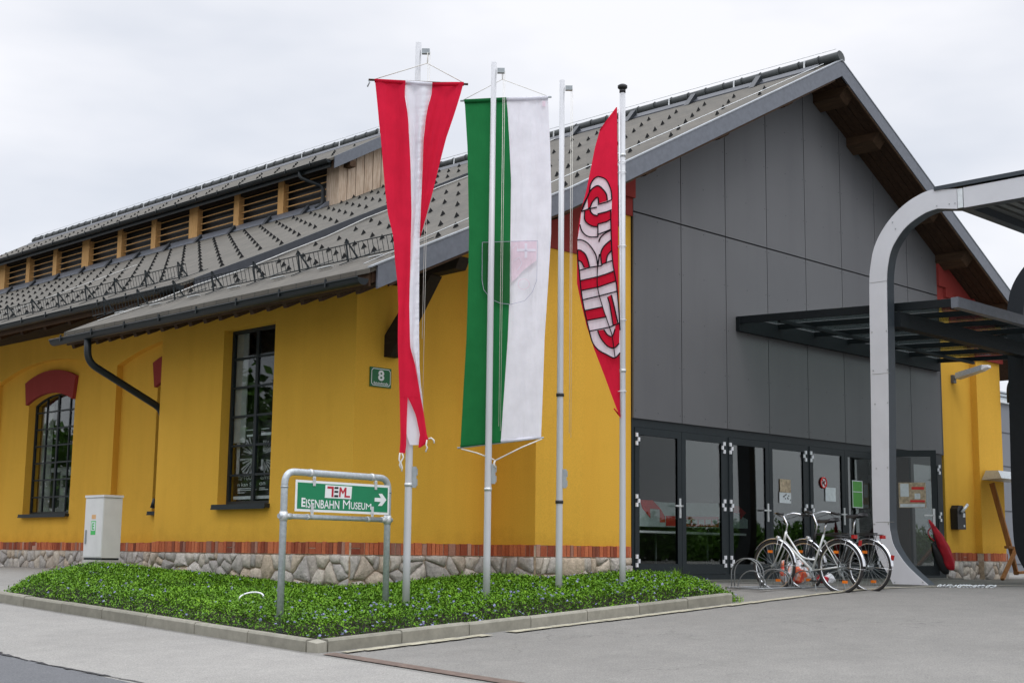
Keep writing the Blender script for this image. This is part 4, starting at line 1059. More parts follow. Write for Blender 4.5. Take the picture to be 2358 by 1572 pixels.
m = MB(); m.cm = 0; m.tube([FP(0, 863, 186, .105), FP(0, 933.5, 190, .105)], .022, 8); m.tube([FP(0, 995.5, 195, .10), FP(0, 1068, 194, .095)], .022, 8); m.cm = 1; m.tube([FP(0, 933.5, 190, .105), FP(0, 995.5, 194, .10)], .022, 8)
m.build('hem', [M['flag_red'], M['flag_white']], t, False)
m = MB(); a = FP(0, 984, 146, .04); m.tube([FP(0, 855, 185, .1), a, FP(0, 1073, 194, .09)], .005, 4); m.tube([a, FP(0, 985, 120, .02)], .006, 4); m.build('cord', M['rope'], t)
for q in ([(921, 1042), (919, 1058), (922, 1064), (920, 1070), (923, 1078)], [(926, 1042), (929, 1052), (923, 1063), (926, 1076), (925, 1085)], [(983, 1012), (981, 1024), (984, 1030), (980, 1040)], [(987, 1010), (993, 1008), (999, 1013), (1000, 1020)]):
    m = MB(); m.tube([FP(0, *p, .1) for p in q], .009, 5); m.build('cord', M['rope'], t)
m = MB(); m.tube([FP(0, 849, 184, .1), FP(0, 851, 190, .1), FP(0, 846, 200, .1)], .008, 5); m.build('cord', M['steel'], t)
# banner 2: green and white with a coat of arms seen through the cloth
t = thing('banner', (POLES[1][0], PYY, 1.6), 'wide green and white hanging banner with a faint shield behind the second pole', 'banner', 'banners on the flag poles')
m = MB(); E_L = [(233, 1070), (340, 1076.5), (480, 1079), (540, 1080), (640, 1078), (780, 1074), (900, 1067), (1029, 1060)]
def colx(tab, y):
    for a, b in zip(tab, tab[1:]):
        if a[0] <= y <= b[0]: return a[1]+(b[1]-a[1])*(y-a[0])/(b[0]-a[0])
    return tab[-1][1] if y > tab[-1][0] else tab[0][1]
E_M = [(228, 1166), (256, 1169), (340, 1173.5), (416, 1176.7), (540, 1175.4), (675, 1173.5), (780, 1169), (900, 1161), (1017, 1153)]
E_R = [(226, 1262), (340, 1267), (455, 1269.8), (540, 1269), (640, 1263), (780, 1254), (900, 1250), (1006, 1246)]
ysb = [234, 300, 400, 500, 600, 700, 800, 900, 1000, 1022]
def band(mb, tl, tr, mat, ph, ytl, ytr, ybl, ybr):
    g = []; n = 70; nx = 12
    for j in range(n+1):
        s = j/n; ln = []
        for k in range(nx+1):
            u = k/nx; yt = ytl+(ytr-ytl)*u; yb = ybl+(ybr-ybl)*u; y = yt+(yb-yt)*s; x = colx(tl, y)*(1-u)+colx(tr, y)*u
            d = -.085+.018*math.sin(u*6+ph+y*.003)*(.3+.7*s)+.008*math.sin(u*14+ph*2+y*.008)
            ln.append(FP(1, x, y, d))
        g.append(ln)
    mb.cm = mat; mb.cs = True; nn = nx+1
    mb.add([p for ln in g for p in ln], [(j*nn+k, j*nn+k+1, (j+1)*nn+k+1, (j+1)*nn+k) for j in range(n) for k in range(nx)])
band(m, E_L, E_M, 0, 0, 234, 229, 1029, 1017); band(m, E_M, E_R, 1, 6., 229, 226, 1017, 1006)
m.build('cloth', [M['flag_green'], M['flag_white']], t, False)
SH = [(1110.6, 558), (1238, 554), (1236, 645), (1225.5, 673), (1208, 692.5), (1175.6, 700.7), (1151.8, 698), (1130, 688), (1113.8, 666.5), (1110, 644.8)]
m = MB()
left = [(1110.6, 558), (1174.5, 556), (1174, 700.7), (1151.8, 698), (1130, 688), (1113.8, 666.5), (1110, 644.8)]
patch(m, 1, left, -.045, 0)
patch(m, 1, [(1177, 556), (1236, 555), (1235, 600), (1205, 622), (1190, 640), (1178, 650)], -.048, 1)
ribbon(m, 1, SH+[SH[0]], 1.2, -.043, 2)
m.cm = 3
for a_, b_, c_, d_ in ((1190, 573, 1234, 579), (1208, 560, 1214, 594)): patch(m, 1, [(a_, b_), (c_, b_), (c_, d_), (a_, d_)], -.044, 3)
ribbon(m, 1, [(1196+13*math.cos(a)+10, 650+12*math.sin(a)+4) for a in np.linspace(0, 6.28, 16)], 1.6, -.046, 1)
ribbon(m, 1, [(1180, 572), (1190, 562), (1192, 575)], 1.2, -.044, 3); ribbon(m, 1, [(1184, 600), (1196, 592), (1202, 606), (1192, 622)], 1.4, -.044, 3)
m.build('coat_of_arms', [M['flag_green2'], M['flag_pink'], M['flag_grey'], M['flag_white']], t, False)
m = MB(); m.tube([FP(1, 1060, 232.5, -.085), FP(1, 1270, 223.5, -.085)], .012, 8); m.tube([FP(1, 1053, 1031, -.085), FP(1, 1252, 1007, -.085)], .010, 8); m.build('rod', M['galv'], t)
m = MB(); m.cm = 0; m.tube([FP(1, 1069, 234, -.075), FP(1, 1166, 229, -.075)], .026, 8); m.tube([FP(1, 1060, 1027, -.08), FP(1, 1153, 1016, -.08)], .016, 8)
m.cm = 1; m.tube([FP(1, 1166, 229, -.075), FP(1, 1262, 225, -.075)], .022, 8); m.tube([FP(1, 1153, 1016, -.08), FP(1, 1246, 1006, -.08)], .016, 8)
m.build('hem', [M['flag_green'], M['flag_white']], t, False)
m = MB(); m.tube([FP(1, 1064, 232, -.08), FP(1, 1157, 183, -.02), FP(1, 1267, 224, -.08)], .004, 4); m.tube([FP(1, 1157, 183, -.02), FP(1, 1156, 165, 0)], .006, 4); m.build('cord', M['rope'], t); m = MB()
m.tube([FP(1, 1062, 1033, -.08), FP(1, 1100, 1043, -.06), FP(1, 1138, 1058, .02)], .008, 5); m.tube([FP(1, 1248, 1010, -.08), FP(1, 1200, 1030, -.03), FP(1, 1140, 1060, .03)], .008, 5); m.tube([FP(1, 1140, 1060, .03), FP(1, 1137, 1068, .03), FP(1, 1141, 1076, .03)], .011, 5)
m.build('cord', M['rope'], t)
m = MB(); patch(m, 1, [(1249, 233), (1256, 233), (1256, 245), (1249, 245)], -.06, 0); m.build('maker_label', M['flag_pink'], t, False)
# banner 3: red flag with the white and red emblem
t = thing('flag', (POLES[3][0], PYY, 2.3), 'bulging red flag with a black-outlined white and red emblem ringed to the last pole', 'flag', 'banners on the flag poles')
FL = [(247, 1420), (301, 1381), (340, 1370), (383, 1361.5), (439, 1350), (484, 1338), (523, 1331.7), (588, 1328.5), (653, 1328.5), (697, 1338), (751, 1351), (805, 1368.6), (860, 1390), (920, 1412), (962, 1428)]
FR = [(247, 1421), (383, 1422.5), (600, 1424), (800, 1427), (962, 1429)]
m = MB(); g = []; n = 90; nx = 12
def off3(u, y): return .015+.10*math.sin(3.14*min(1, max(0, 1-u)))*.6
for j in range(n+1):
    y = 247+(962-247)*j/n; ln = []
    for k in range(nx+1):
        u = k/nx; x = colx(FL, y)*(1-u)+colx(FR, y)*u; ln.append(FP(3, x, y, .012+.05*(1-u)))
    g.append(ln)
m.cs = True; nn = nx+1; m.add([p for ln in g for p in ln], [(j*nn+k, j*nn+k+1, (j+1)*nn+k+1, (j+1)*nn+k) for j in range(n) for k in range(nx)])
m.build('cloth', M['flag_red'], t, False)
m = MB(); m.tube([FP(3, 1425.5, 250, .03), FP(3, 1428, 600, .03), FP(3, 1430, 955, .03)], .010, 6); m.build('hem', M['white_paint'], t)
m = MB(); m.tube([FP(3, 1420, 248, .02), FP(3, 1400, 275, .045), FP(3, 1381, 301, .06)], .008, 5); m.tube([FP(3, 1428, 958, .02), FP(3, 1414, 940, .05)], .01, 5); m.build('hem', M['flag_red'], t)
W, RD, BK = 0, 1, 2; o0, o1, o2 = .068, .074, .080
m = MB(); S_ = smoothline
topL = S_([(1338.4, 487.6), (1346, 466), (1356, 447), (1360, 425), (1368, 412), (1377, 406.5)]); topR = S_([(1377, 406.5), (1395, 413.5), (1406.4, 436), (1409, 459)])
body = topL+topR[1:]+[(1408.5, 482), (1406.6, 528), (1408.5, 551), (1410.5, 600), (1414, 624), (1418.5, 647), (1421, 672), (1424, 715), (1427, 745), (1428, 790), (1428, 812), (1415, 825)]
body += [(1396.8, 816), (1377.3, 805), (1364.3, 788), (1357.8, 764), (1350, 738), (1345.8, 715), (1341, 690), (1338, 668), (1336, 646), (1333, 623), (1331, 600), (1330, 575), (1329.8, 553), (1335.2, 517)]
patch(m, 3, body, o0, W)
ro = S_([(1338.6, 487), (1348, 466), (1356, 445.5), (1364.5, 434), (1377, 427.7), (1388.8, 436.6), (1396.4, 448), (1398.3, 462)]); ri = S_([(1378.6, 468.5), (1376, 454.4), (1364.5, 464.6), (1358.8, 477.4), (1354, 480)])
patch(m, 3, ro[8:]+ri, o1, RD)
patch(m, 3, S_([(1347, 484), (1346, 496), (1346.7, 506.7), (1354.3, 515.7), (1365.8, 521.4), (1376.7, 522)])+[(1376.7, 496.5)]+S_([(1374.7, 496.5), (1366, 493), (1359.4, 482.5)]), o1, RD)
patch(m, 3, [(1376.7, 492.7), (1392, 489), (1406.6, 485.5), (1406.6, 504.8), (1396.4, 511), (1376.7, 516)], o1, RD)
arc2 = S_([(1330, 575.6), (1337.8, 577), (1348, 585.8), (1354.3, 601), (1357.5, 615)]); arc3 = S_([(1331.4, 599.8), (1339, 603.7), (1345.4, 616.4)])
patch(m, 3, arc2+arc3[::-1], o1, RD)
ra = S_([(1408.5, 551.4), (1391, 566.7), (1383.7, 582), (1383.7, 596), (1385.6, 608.8)]); rb = S_([(1409.2, 575.6), (1399, 588.4), (1395.8, 603.7)])
patch(m, 3, ra+rb[::-1], o1, RD)
patch(m, 3, [(1337, 645.9), (1376, 637.2), (1414, 624), (1418.5, 647), (1377.3, 661), (1339.3, 668.6)], o1, RD)
patch(m, 3, [(1345.8, 715.3), (1387, 706.6), (1396.8, 729.3), (1350, 738)], o1, RD)
patch(m, 3, [(1400, 683), (1407.6, 678.4), (1413, 700), (1421, 744), (1412, 748.9), (1407, 715)], o1, RD)
bo = S_([(1376.2, 760.8), (1383.8, 779), (1399, 796.6), (1414, 801), (1426, 790)]); bi = S_([(1416.3, 757), (1409.8, 773.8), (1399, 770.6), (1390.3, 758.6)])
patch(m, 3, bo+[(1427, 745), (1417, 749)]+bi, o1, RD)
LN = [topL[2:]+topR[1:], ro, ri[:-1], [(1338.4, 487.6), (1356, 481), (1374.7, 477.4)], [(1409, 460), (1396, 466), (1377, 471), (1378.6, 462)], [(1408.5, 483), (1396, 488), (1376.7, 492.7), (1376.7, 497)],
      S_([(1359.4, 480), (1360, 487), (1366, 494), (1376, 497)]), S_([(1347, 484), (1346, 496), (1346.7, 506.7), (1354.3, 515.7), (1365.8, 521.4), (1376.7, 522)]), [(1406.6, 505), (1396.4, 511), (1376.7, 516)],
      S_([(1335.2, 517), (1339, 529.7), (1346.7, 540), (1358.2, 545.6), (1376.7, 545.6)]), [(1376.7, 516), (1376.7, 545.6)], [(1406.6, 528.4), (1391, 534.8), (1376.7, 540)], S_([(1406.6, 529.7), (1391.3, 538.6), (1382.4, 547.6), (1379, 557)]),
      S_([(1329.5, 552.7), (1339, 552.7), (1353, 560), (1365.8, 575.6), (1373.5, 592), (1376.7, 615)]), arc2, arc3, ra, rb, [(1380.5, 585), (1376.7, 613)], [(1333.9, 623), (1358, 615.8), (1376.7, 613.2), (1384, 612), (1388.8, 607.5), (1410.5, 599.8)],
      [(1337, 645.9), (1376, 637.2), (1393, 632), (1414, 624)], [(1339.3, 668.6), (1377.3, 661), (1418.5, 647)], [(1342.6, 690.3), (1379.4, 681.6), (1420.6, 670.8)], [(1345.8, 715.3), (1387, 706.6)], [(1350, 738), (1396.8, 729.3)], [(1357.8, 762.5), (1403, 753.4), (1427, 743.4)],
      S_([(1376, 613), (1376, 661), (1388, 707.7), (1403.3, 753), (1409.8, 775), (1416.3, 822)]), [(1399, 683.8), (1404, 700), (1412, 748.9)], [(1407.6, 678.4), (1413, 700), (1423, 744)], bo, bi, S_([(1356.8, 761), (1364.3, 788), (1377.3, 805), (1396.8, 816), (1415, 824), (1428, 812)]),
      S_([(1329.5, 575), (1331, 600), (1334, 625), (1338, 668), (1346, 715), (1357, 762)]), S_([(1406.6, 485), (1407, 528), (1410.5, 600), (1418.5, 647), (1424, 700), (1428, 760)])]
for k, l_ in enumerate(LN): ribbon(m, 3, l_, 3.0 if k not in (26,) else 2.2, o2+.0004*k, BK)
m.build('emblem', [M['flag_white'], M['flag_red'], M['flag_black']], t, False)

# ------------------------------------------------------------------ museum sign
s0 = Vector((8.155, 11.268, 0)); s1 = Vector((9.599, 11.421, 0)); su = (s1-s0).normalized(); sn = Vector((su.y, -su.x, 0))
gz0 = G(8.155, 11.268); gz1 = G(9.599, 11.421)
t = thing('sign_stand', (8.155, 11.268, gz0), 'galvanised tube frame with a green direction sign standing in the periwinkle bed', 'sign')
def SPp(px, py, off=0): p = onplane(px, py, s0+sn*off, sn); return p
def SPl(px, py): p = SPp(px, py)-s0; return p.dot(su), p.z
def cr(x, y): return (600+x/6.533, 1050+y/6.533)
zt_l = SPp(*cr(460, 232)).z; zt_r = SPp(*cr(1850, 325)).z; ztop = (zt_l+zt_r)/2; zlow = (SPp(*cr(460, 895)).z+SPp(*cr(1850, 962)).z)/2
wS = (s1-s0).length; sf = frame(s0, su, (0, 0, 1), -sn); r_ = .034
m = MB(); P = bend([sf(0, gz0-.1, 0), sf(0, ztop, 0), sf(wS, ztop, 0), sf(wS, gz1-.1, 0)], 8, .13); m.tube(P, r_, 14); m.build('frame_tube', M['galv'], t)
m = MB(); m.tube([sf(-.06, zlow, 0), sf(wS+.06, zlow, 0)], .025, 12); m.build('crossbar', M['galv'], t)
for a in (0, wS):
    m = MB(); m.tube([sf(a, zlow-.045, 0), sf(a, zlow+.045, 0)], r_+.006, 14); m.tube([sf(a+(.10 if a == 0 else -.10), zlow, 0), sf(a, zlow, 0)], .030, 12); m.build('clamp', M['light_metal'], t)
    m = MB(); m.tube([sf(a, ztop-.16, 0), sf(a, ztop-.145, 0)], r_+.004, 14); m.build('collar', M['steel'], t)
tl, tr_, brr, bll = SPl(*cr(455, 350)), SPl(*cr(1890, 440)), SPl(*cr(1865, 890)), SPl(*cr(445, 815))
a0, a1 = (tl[0]+bll[0])/2+.015, (tr_[0]+brr[0])/2-.0; b1, b0 = (tl[1]+tr_[1])/2, (brr[1]+bll[1])/2
m = MB(); m.fbox(sf, a0, a1, b0, b1, -.055, -.050); bo_ = m.build('board', M['sign_white'], t)
m = MB(); m.fbox(sf, a0+.025, a1-.025, b0+.025, b1-.025, -.057, -.0552); m.build('face', M['sign_green'], bo_)
# crop coordinates inside the face -> board coordinates
def Q(x, y):
    X0, Y0, X1, Y1 = 455, 350, 1890, 440
    u = (x-450)/(1878-450); yt = 350+(440-350)*u; yb = 815+(890-815)*u; v = (y-yt)/(yb-yt); return (a0+(a1-a0)*u, b1-(b1-b0)*v)
def qpoly(mb, pts, c, th=.0015):
    mb.prism([Q(*p) for p in pts], sf, c, c-th)
m = MB(); qpoly(m, [(878, 430), (1280, 455), (1270, 645), (872, 622)], -.058)
qpoly(m, [(1640, 625), (1740, 630), (1700, 565), (1757, 566), (1828, 660), (1757, 750), (1695, 748), (1738, 690), (1638, 682)], -.058)
def qtext(mb, s, x0, y0, x1, y1, off=.012):
    A = Q(x0, y1); B = Q(x1, y0); fit_text(mb, s, sf, A[0], B[0], A[1], B[1], -.0590, off)
qtext(m, 'E', 535, 622, 592, 752, .03)
qtext(m, 'ISENBAHN', 600, 668, 1092, 768, .010); qtext(m, 'M', 1148, 662, 1255, 790, .0); qtext(m, 'USEU', 1268, 700, 1490, 795, .010); qtext(m, 'M', 1503, 716, 1588, 802, .0)
m.build('lettering', M['sign_white'], bo_)
m = MB(); qpoly(m, [(905, 450), (1000, 455), (998, 612), (968, 610), (972, 488), (905, 483)], -.0600)
qpoly(m, [(1082, 612), (1088, 465), (1110, 466), (1140, 528), (1168, 470), (1194, 472), (1190, 592), (1250, 596), (1250, 622), (1165, 618), (1167, 520), (1140, 572), (1110, 520), (1104, 613)], -.0600); m.build('logo', M['sign_red'], bo_)
m = MB()
for y0_, y1_ in ((458, 488), (516, 546), (580, 612)): qpoly(m, [(1012, y0_), (1070, y0_+3), (1068, y1_+3), (1010, y1_)], -.0602)
m.build('logo', M['poster_black'], bo_)
for x, y, tb in ((710, 335, 1), (1650, 405, 1), (690, 850, 0), (1605, 900, 0)):
    a, b = Q(x, y); zt = ztop if tb else zlow; rr_ = r_ if tb else .025; m = MB()
    m.tube([sf(a-.02, zt, 0), sf(a+.02, zt, 0)], rr_+.005, 14); e = -1 if tb else 1
    m.fbox(sf, a-.018, a+.018, min(zt+e*rr_, zt+e*.13), max(zt+e*rr_, zt+e*.13), -.064, -.06); m.fbox(sf, a-.006, a+.006, min(zt+e*.05, zt+e*.06), max(zt+e*.05, zt+e*.06), -.075, -.03)
    m.build('clip', M['light_metal'], t)

# ------------------------------------------------------------------ utility cabinet
cx0, cy0 = 10.29, 18.60
t = thing('utility_cabinet', (10.43, 18.85, -.05), 'pale grey utility cabinet with a green E sticker beside the wing', 'cabinet')
m = MB(); m.box(cx0, cx0+.295, cy0, cy0+.53, .22, 1.085); m.build('body', M['cabinet'], t)
m = MB(); m.box(cx0-.012, cx0+.307, cy0-.012, cy0+.542, 1.09, 1.125); m.build('lid', M['cabinet'], t)
m = MB(); m.box(cx0+.01, cx0+.285, cy0+.01, cy0+.52, .19, .22); m.box(cx0+.01, cx0+.285, cy0+.01, cy0+.52, 1.084, 1.092); m.build('gap_strip', M['frame'], t)
m = MB(); m.box(cx0-.005, cx0+.30, cy0-.005, cy0+.535, -.3, .19); m.build('base', M['cabinet_base'], t)
m = MB(); m.box(cx0-.008, cx0-.0, cy0+.012, cy0+.518, .235, 1.07); d = m.build('door', M['cabinet'], t)
m = MB(); m.box(cx0-.022, cx0-.008, cy0+.44, cy0+.47, .42, .62); m.build('handle', M['steel'], d)
tc_ = frame((cx0-.0095, cy0+.40, 0), (0, -1, 0), (0, 0, 1), (1, 0, 0))
m = MB(); m.fbox(tc_, .07, .21, .55, .75, 0, .001); d1 = m.build('sticker', M['sticker_green'], t)
m = MB(); m.fbox(tc_, .085, .195, .61, .735, -.001, 0); m.build('sticker_field', M['paper'], d1)
m = MB(); fit_text(m, 'E', tc_, .108, .172, .625, .72, -.002, .03); m.build('lettering', M['sticker_green'], d1)
m = MB(); m.fbox(tc_, .08, .20, .78, .84, 0, .001); m.build('sticker', M['sticker_orange'], t)

# ------------------------------------------------------------------ arch shelter
AX = 18.45
def PX(Xp, px, py): return onplane(px, py, (Xp, 0, 0), (1, 0, 0))
OUTER = [(2056.4, 1343.7), (2044.6, 1321), (2027.7, 1290.4), (2015.8, 1256.6), (2010.8, 1206), (2008, 1100), (2005.5, 900), (2002.5, 700), (2002.4, 640), (2004.9, 612), (2011.5, 575.6), (2024.8, 542.5), (2044.7, 511), (2069.5, 482.8), (2096, 461), (2124.2, 444.7), (2145.8, 437)]
INNER = [(2137.7, 1346.3), (2108.9, 1321), (2085.2, 1297), (2068.3, 1273.5), (2056.4, 1251.5), (2050.5, 1226), (2048, 1204), (2047, 1100), (2045.5, 900), (2042.5, 700), (2042, 640), (2044.7, 608.8), (2051, 579), (2062.9, 554), (2082.8, 526), (2106, 506), (2132.5, 489.4), (2159, 480.3)]
def curve(pts, i0, i1, n=4):
    P = [Vector(p) for p in pts]; o = P[:i0]; cut = {}
    for k in range(len(P)): cut[k] = None
    for k in range(i0, i1):
        cut[k] = len(o); p0, p1, p2, p3 = P[max(k-1, 0)], P[k], P[k+1], P[min(k+2, len(P)-1)]
        for j in range(n): t_ = j/n; o.append(.5*((2*p1)+(p2-p0)*t_+(2*p0-5*p1+4*p2-p3)*t_*t_+(3*p1-p0-3*p2+p3)*t_**3))
    for k in range(i0): cut[k] = k
    for k in range(i1, len(P)): cut[k] = len(o); o.append(P[k])
    return [tuple(q) for q in o], cut
O2, ocut = curve(OUTER, 0, len(OUTER)-1); I2, icut = curve(INNER, 0, len(INNER)-1)
oo = [PX(AX, *p) for p in O2]; ii = [PX(AX, *p) for p in I2]
YM = 5.2
def arch_poly():
    o = [(p.y, p.z) for p in oo]+[(9.55, 5.63)]; i = [(p.y, p.z) for p in ii]+[(9.40, 5.34)]
    om = [(2*YM-y, z) for y, z in o[::-1]]; im = [(2*YM-y, z) for y, z in i[::-1]]
    return o+om+im[::-1][::-1][::-1] if False else o+om, i+im
t = thing('entrance_shelter', (AX+.1, 10.7, -.05), 'tall arched frame clad in white panels carrying a flat roof before the doors', 'shelter')
o_, i_ = arch_poly()
ring_ = o_+i_[::-1]
def arch(x0, x1, mat, name):
    m = MB(); m.prism(ring_, lambda u, v, w: (w, u, v), x0, x1); return m.build(name, M[mat], t)
arch(AX+.012, AX+.21, 'arch_dark', 'arch_frame')
# white cladding is a skin on the outer face, joined panel by panel
cuts = [0, 4, 5, 7, 8, 12, 16, 17]
m = MB()
def seg(i0, i1, j0, j1):
    P = o_[i0:i1+1]; Qp = i_[j0:j1+1]; m.prism(P+Qp[::-1], lambda u, v, w: (w, u, v), AX-.004, AX+.010)
n_o, n_i = len(o_), len(i_)
def shrink(a, b, e=.004): return a
ob = [ocut[k] for k in (0, 4, 6, 8, 12, 16)]; ib = [icut[k] for k in (0, 6, 8, 10, 13, 17)]
for k in range(5):
    seg(ob[k], ob[k+1], ib[k], ib[k+1]); seg(n_o-1-ob[k+1], n_o-1-ob[k], n_i-1-ib[k+1], n_i-1-ib[k])
pa = o_[ocut[16]]; pb = i_[icut[17]]
yb = 9.33; ye = 2*YM-9.33
m.prism([pa, (9.40, 5.63), (9.40, 5.335), pb], lambda u, v, w: (w, u, v), AX-.004, AX+.010)
m.prism([(9.30, 5.63), (2*YM-9.30, 5.63), (2*YM-9.30, 5.335), (9.30, 5.335)], lambda u, v, w: (w, u, v), AX-.004, AX+.010)
m.prism([(2*YM-pa[0], pa[1]), (2*YM-9.40, 5.63), (2*YM-9.40, 5.335), (2*YM-pb[0], pb[1])], lambda u, v, w: (w, u, v), AX-.004, AX+.010)
m.build('cladding', M['arch_white'], t)
m = MB(); m.box(AX-.010, AX+.0, 9.31, 9.39, 5.34, 5.625); m.build('joint_cover', M['paper'], t)
m = MB()      # panel joints and bolts
for (px_, py_) in ((2008, 765), (2041, 762), (2011, 853), (2044, 851), (2013, 1206), (2046, 1205), (2018, 1078), (2044, 1076), (2055, 432+80), (2186, 470), (2199, 468), (2062, 527), (2157, 474), (2060, 1340), (2125, 1340), (2015, 930), (2044, 927)):
    p = PX(AX-.006, px_, py_); m.box(AX-.009, AX-.004, p.y-.009, p.y+.009, p.z-.009, p.z+.009)
for z in (4.43, 3.05, .87):
    m.box(AX-.0062, AX-.0042, 10.56, 10.85, z-.003, z+.003)
m.build('bolts', M['steel'], t)
for x0 in (22.95, 27.4):
    m = MB(); m.prism(ring_, lambda u, v, w: (w, u, v), x0, x0+.2); m.build('arch_frame', M['black_steel'], t)
m = MB(); m.box(AX-.02, 28, 2*YM-9.75, 9.75, 5.66, 5.72); m.build('roof_edge', M['arch_dark'], t)
m = MB()
for k in range(48): y = 1.2+k*.17; m.box(AX+.25, 27.9, y, y+.10, 5.47, 5.52)
m.build('roof_soffit', M['corrugated'], t)
m = MB(); m.box(AX+.2, 27.9, 1.1, 9.4, 5.55, 5.60); m.build('roof_sheet', M['fascia_dark'], t)
for a_, b_ in ((9.30, 9.46), (6.3, 6.45), (1.0, 1.2)): m = MB(); m.box(AX+.22, 27.9, a_, b_, 5.36, 5.54); m.build('roof_beam', M['arch_dark'], t)

# ------------------------------------------------------------------ glass canopy
t = thing('glass_canopy', (21.5, 13.5, 4.0), 'flat dark steel canopy with glass panes over the doors beside the arch', 'canopy')
def cz(y): return 4.11+(y-9.72)*.042
for k in range(7):
    x = 18.80+1.1*k
    m = MB(); h = .085 if k else .12
    m.hexa([(x, 9.74, cz(9.74)-h), (x+.055, 9.74, cz(9.74)-h), (x+.055, 13.55, cz(13.55)-h), (x, 13.55, cz(13.55)-h), (x, 9.74, cz(9.74)-.002), (x+.055, 9.74, cz(9.74)-.002), (x+.055, 13.55, cz(13.55)-.002), (x, 13.55, cz(13.55)-.002)])
    m.build('rafter', M['rafter_dark'], t)
m = MB(); m.box(18.80, 25.5, 9.62, 9.735, 3.97, 4.125); m.build('front_beam', M['fascia'], t)
m = MB(); m.box(18.66, 25.5, 10.48, 10.66, 3.76, 3.985); m.build('cross_beam', M['rafter_dark'], t)
m = MB(); m.box(18.78, 25.5, 13.48, 13.56, 4.02, 4.26); m.box(18.88, 25.5, 12.75, 12.80, 4.10, 4.15); m.build('wall_beam', M['rafter_dark'], t)
for k in range(6):
    x = 18.875+1.1*k; m = MB(); m.hexa([(x, 9.74, cz(9.74)+.004), (x+1.02, 9.74, cz(9.74)+.004), (x+1.02, 13.5, cz(13.5)+.004), (x, 13.5, cz(13.5)+.004), (x, 9.74, cz(9.74)+.014), (x+1.02, 9.74, cz(9.74)+.014), (x+1.02, 13.5, cz(13.5)+.014), (x, 13.5, cz(13.5)+.014)])
    m.build('glass_pane', M['canopy_glass'], t)

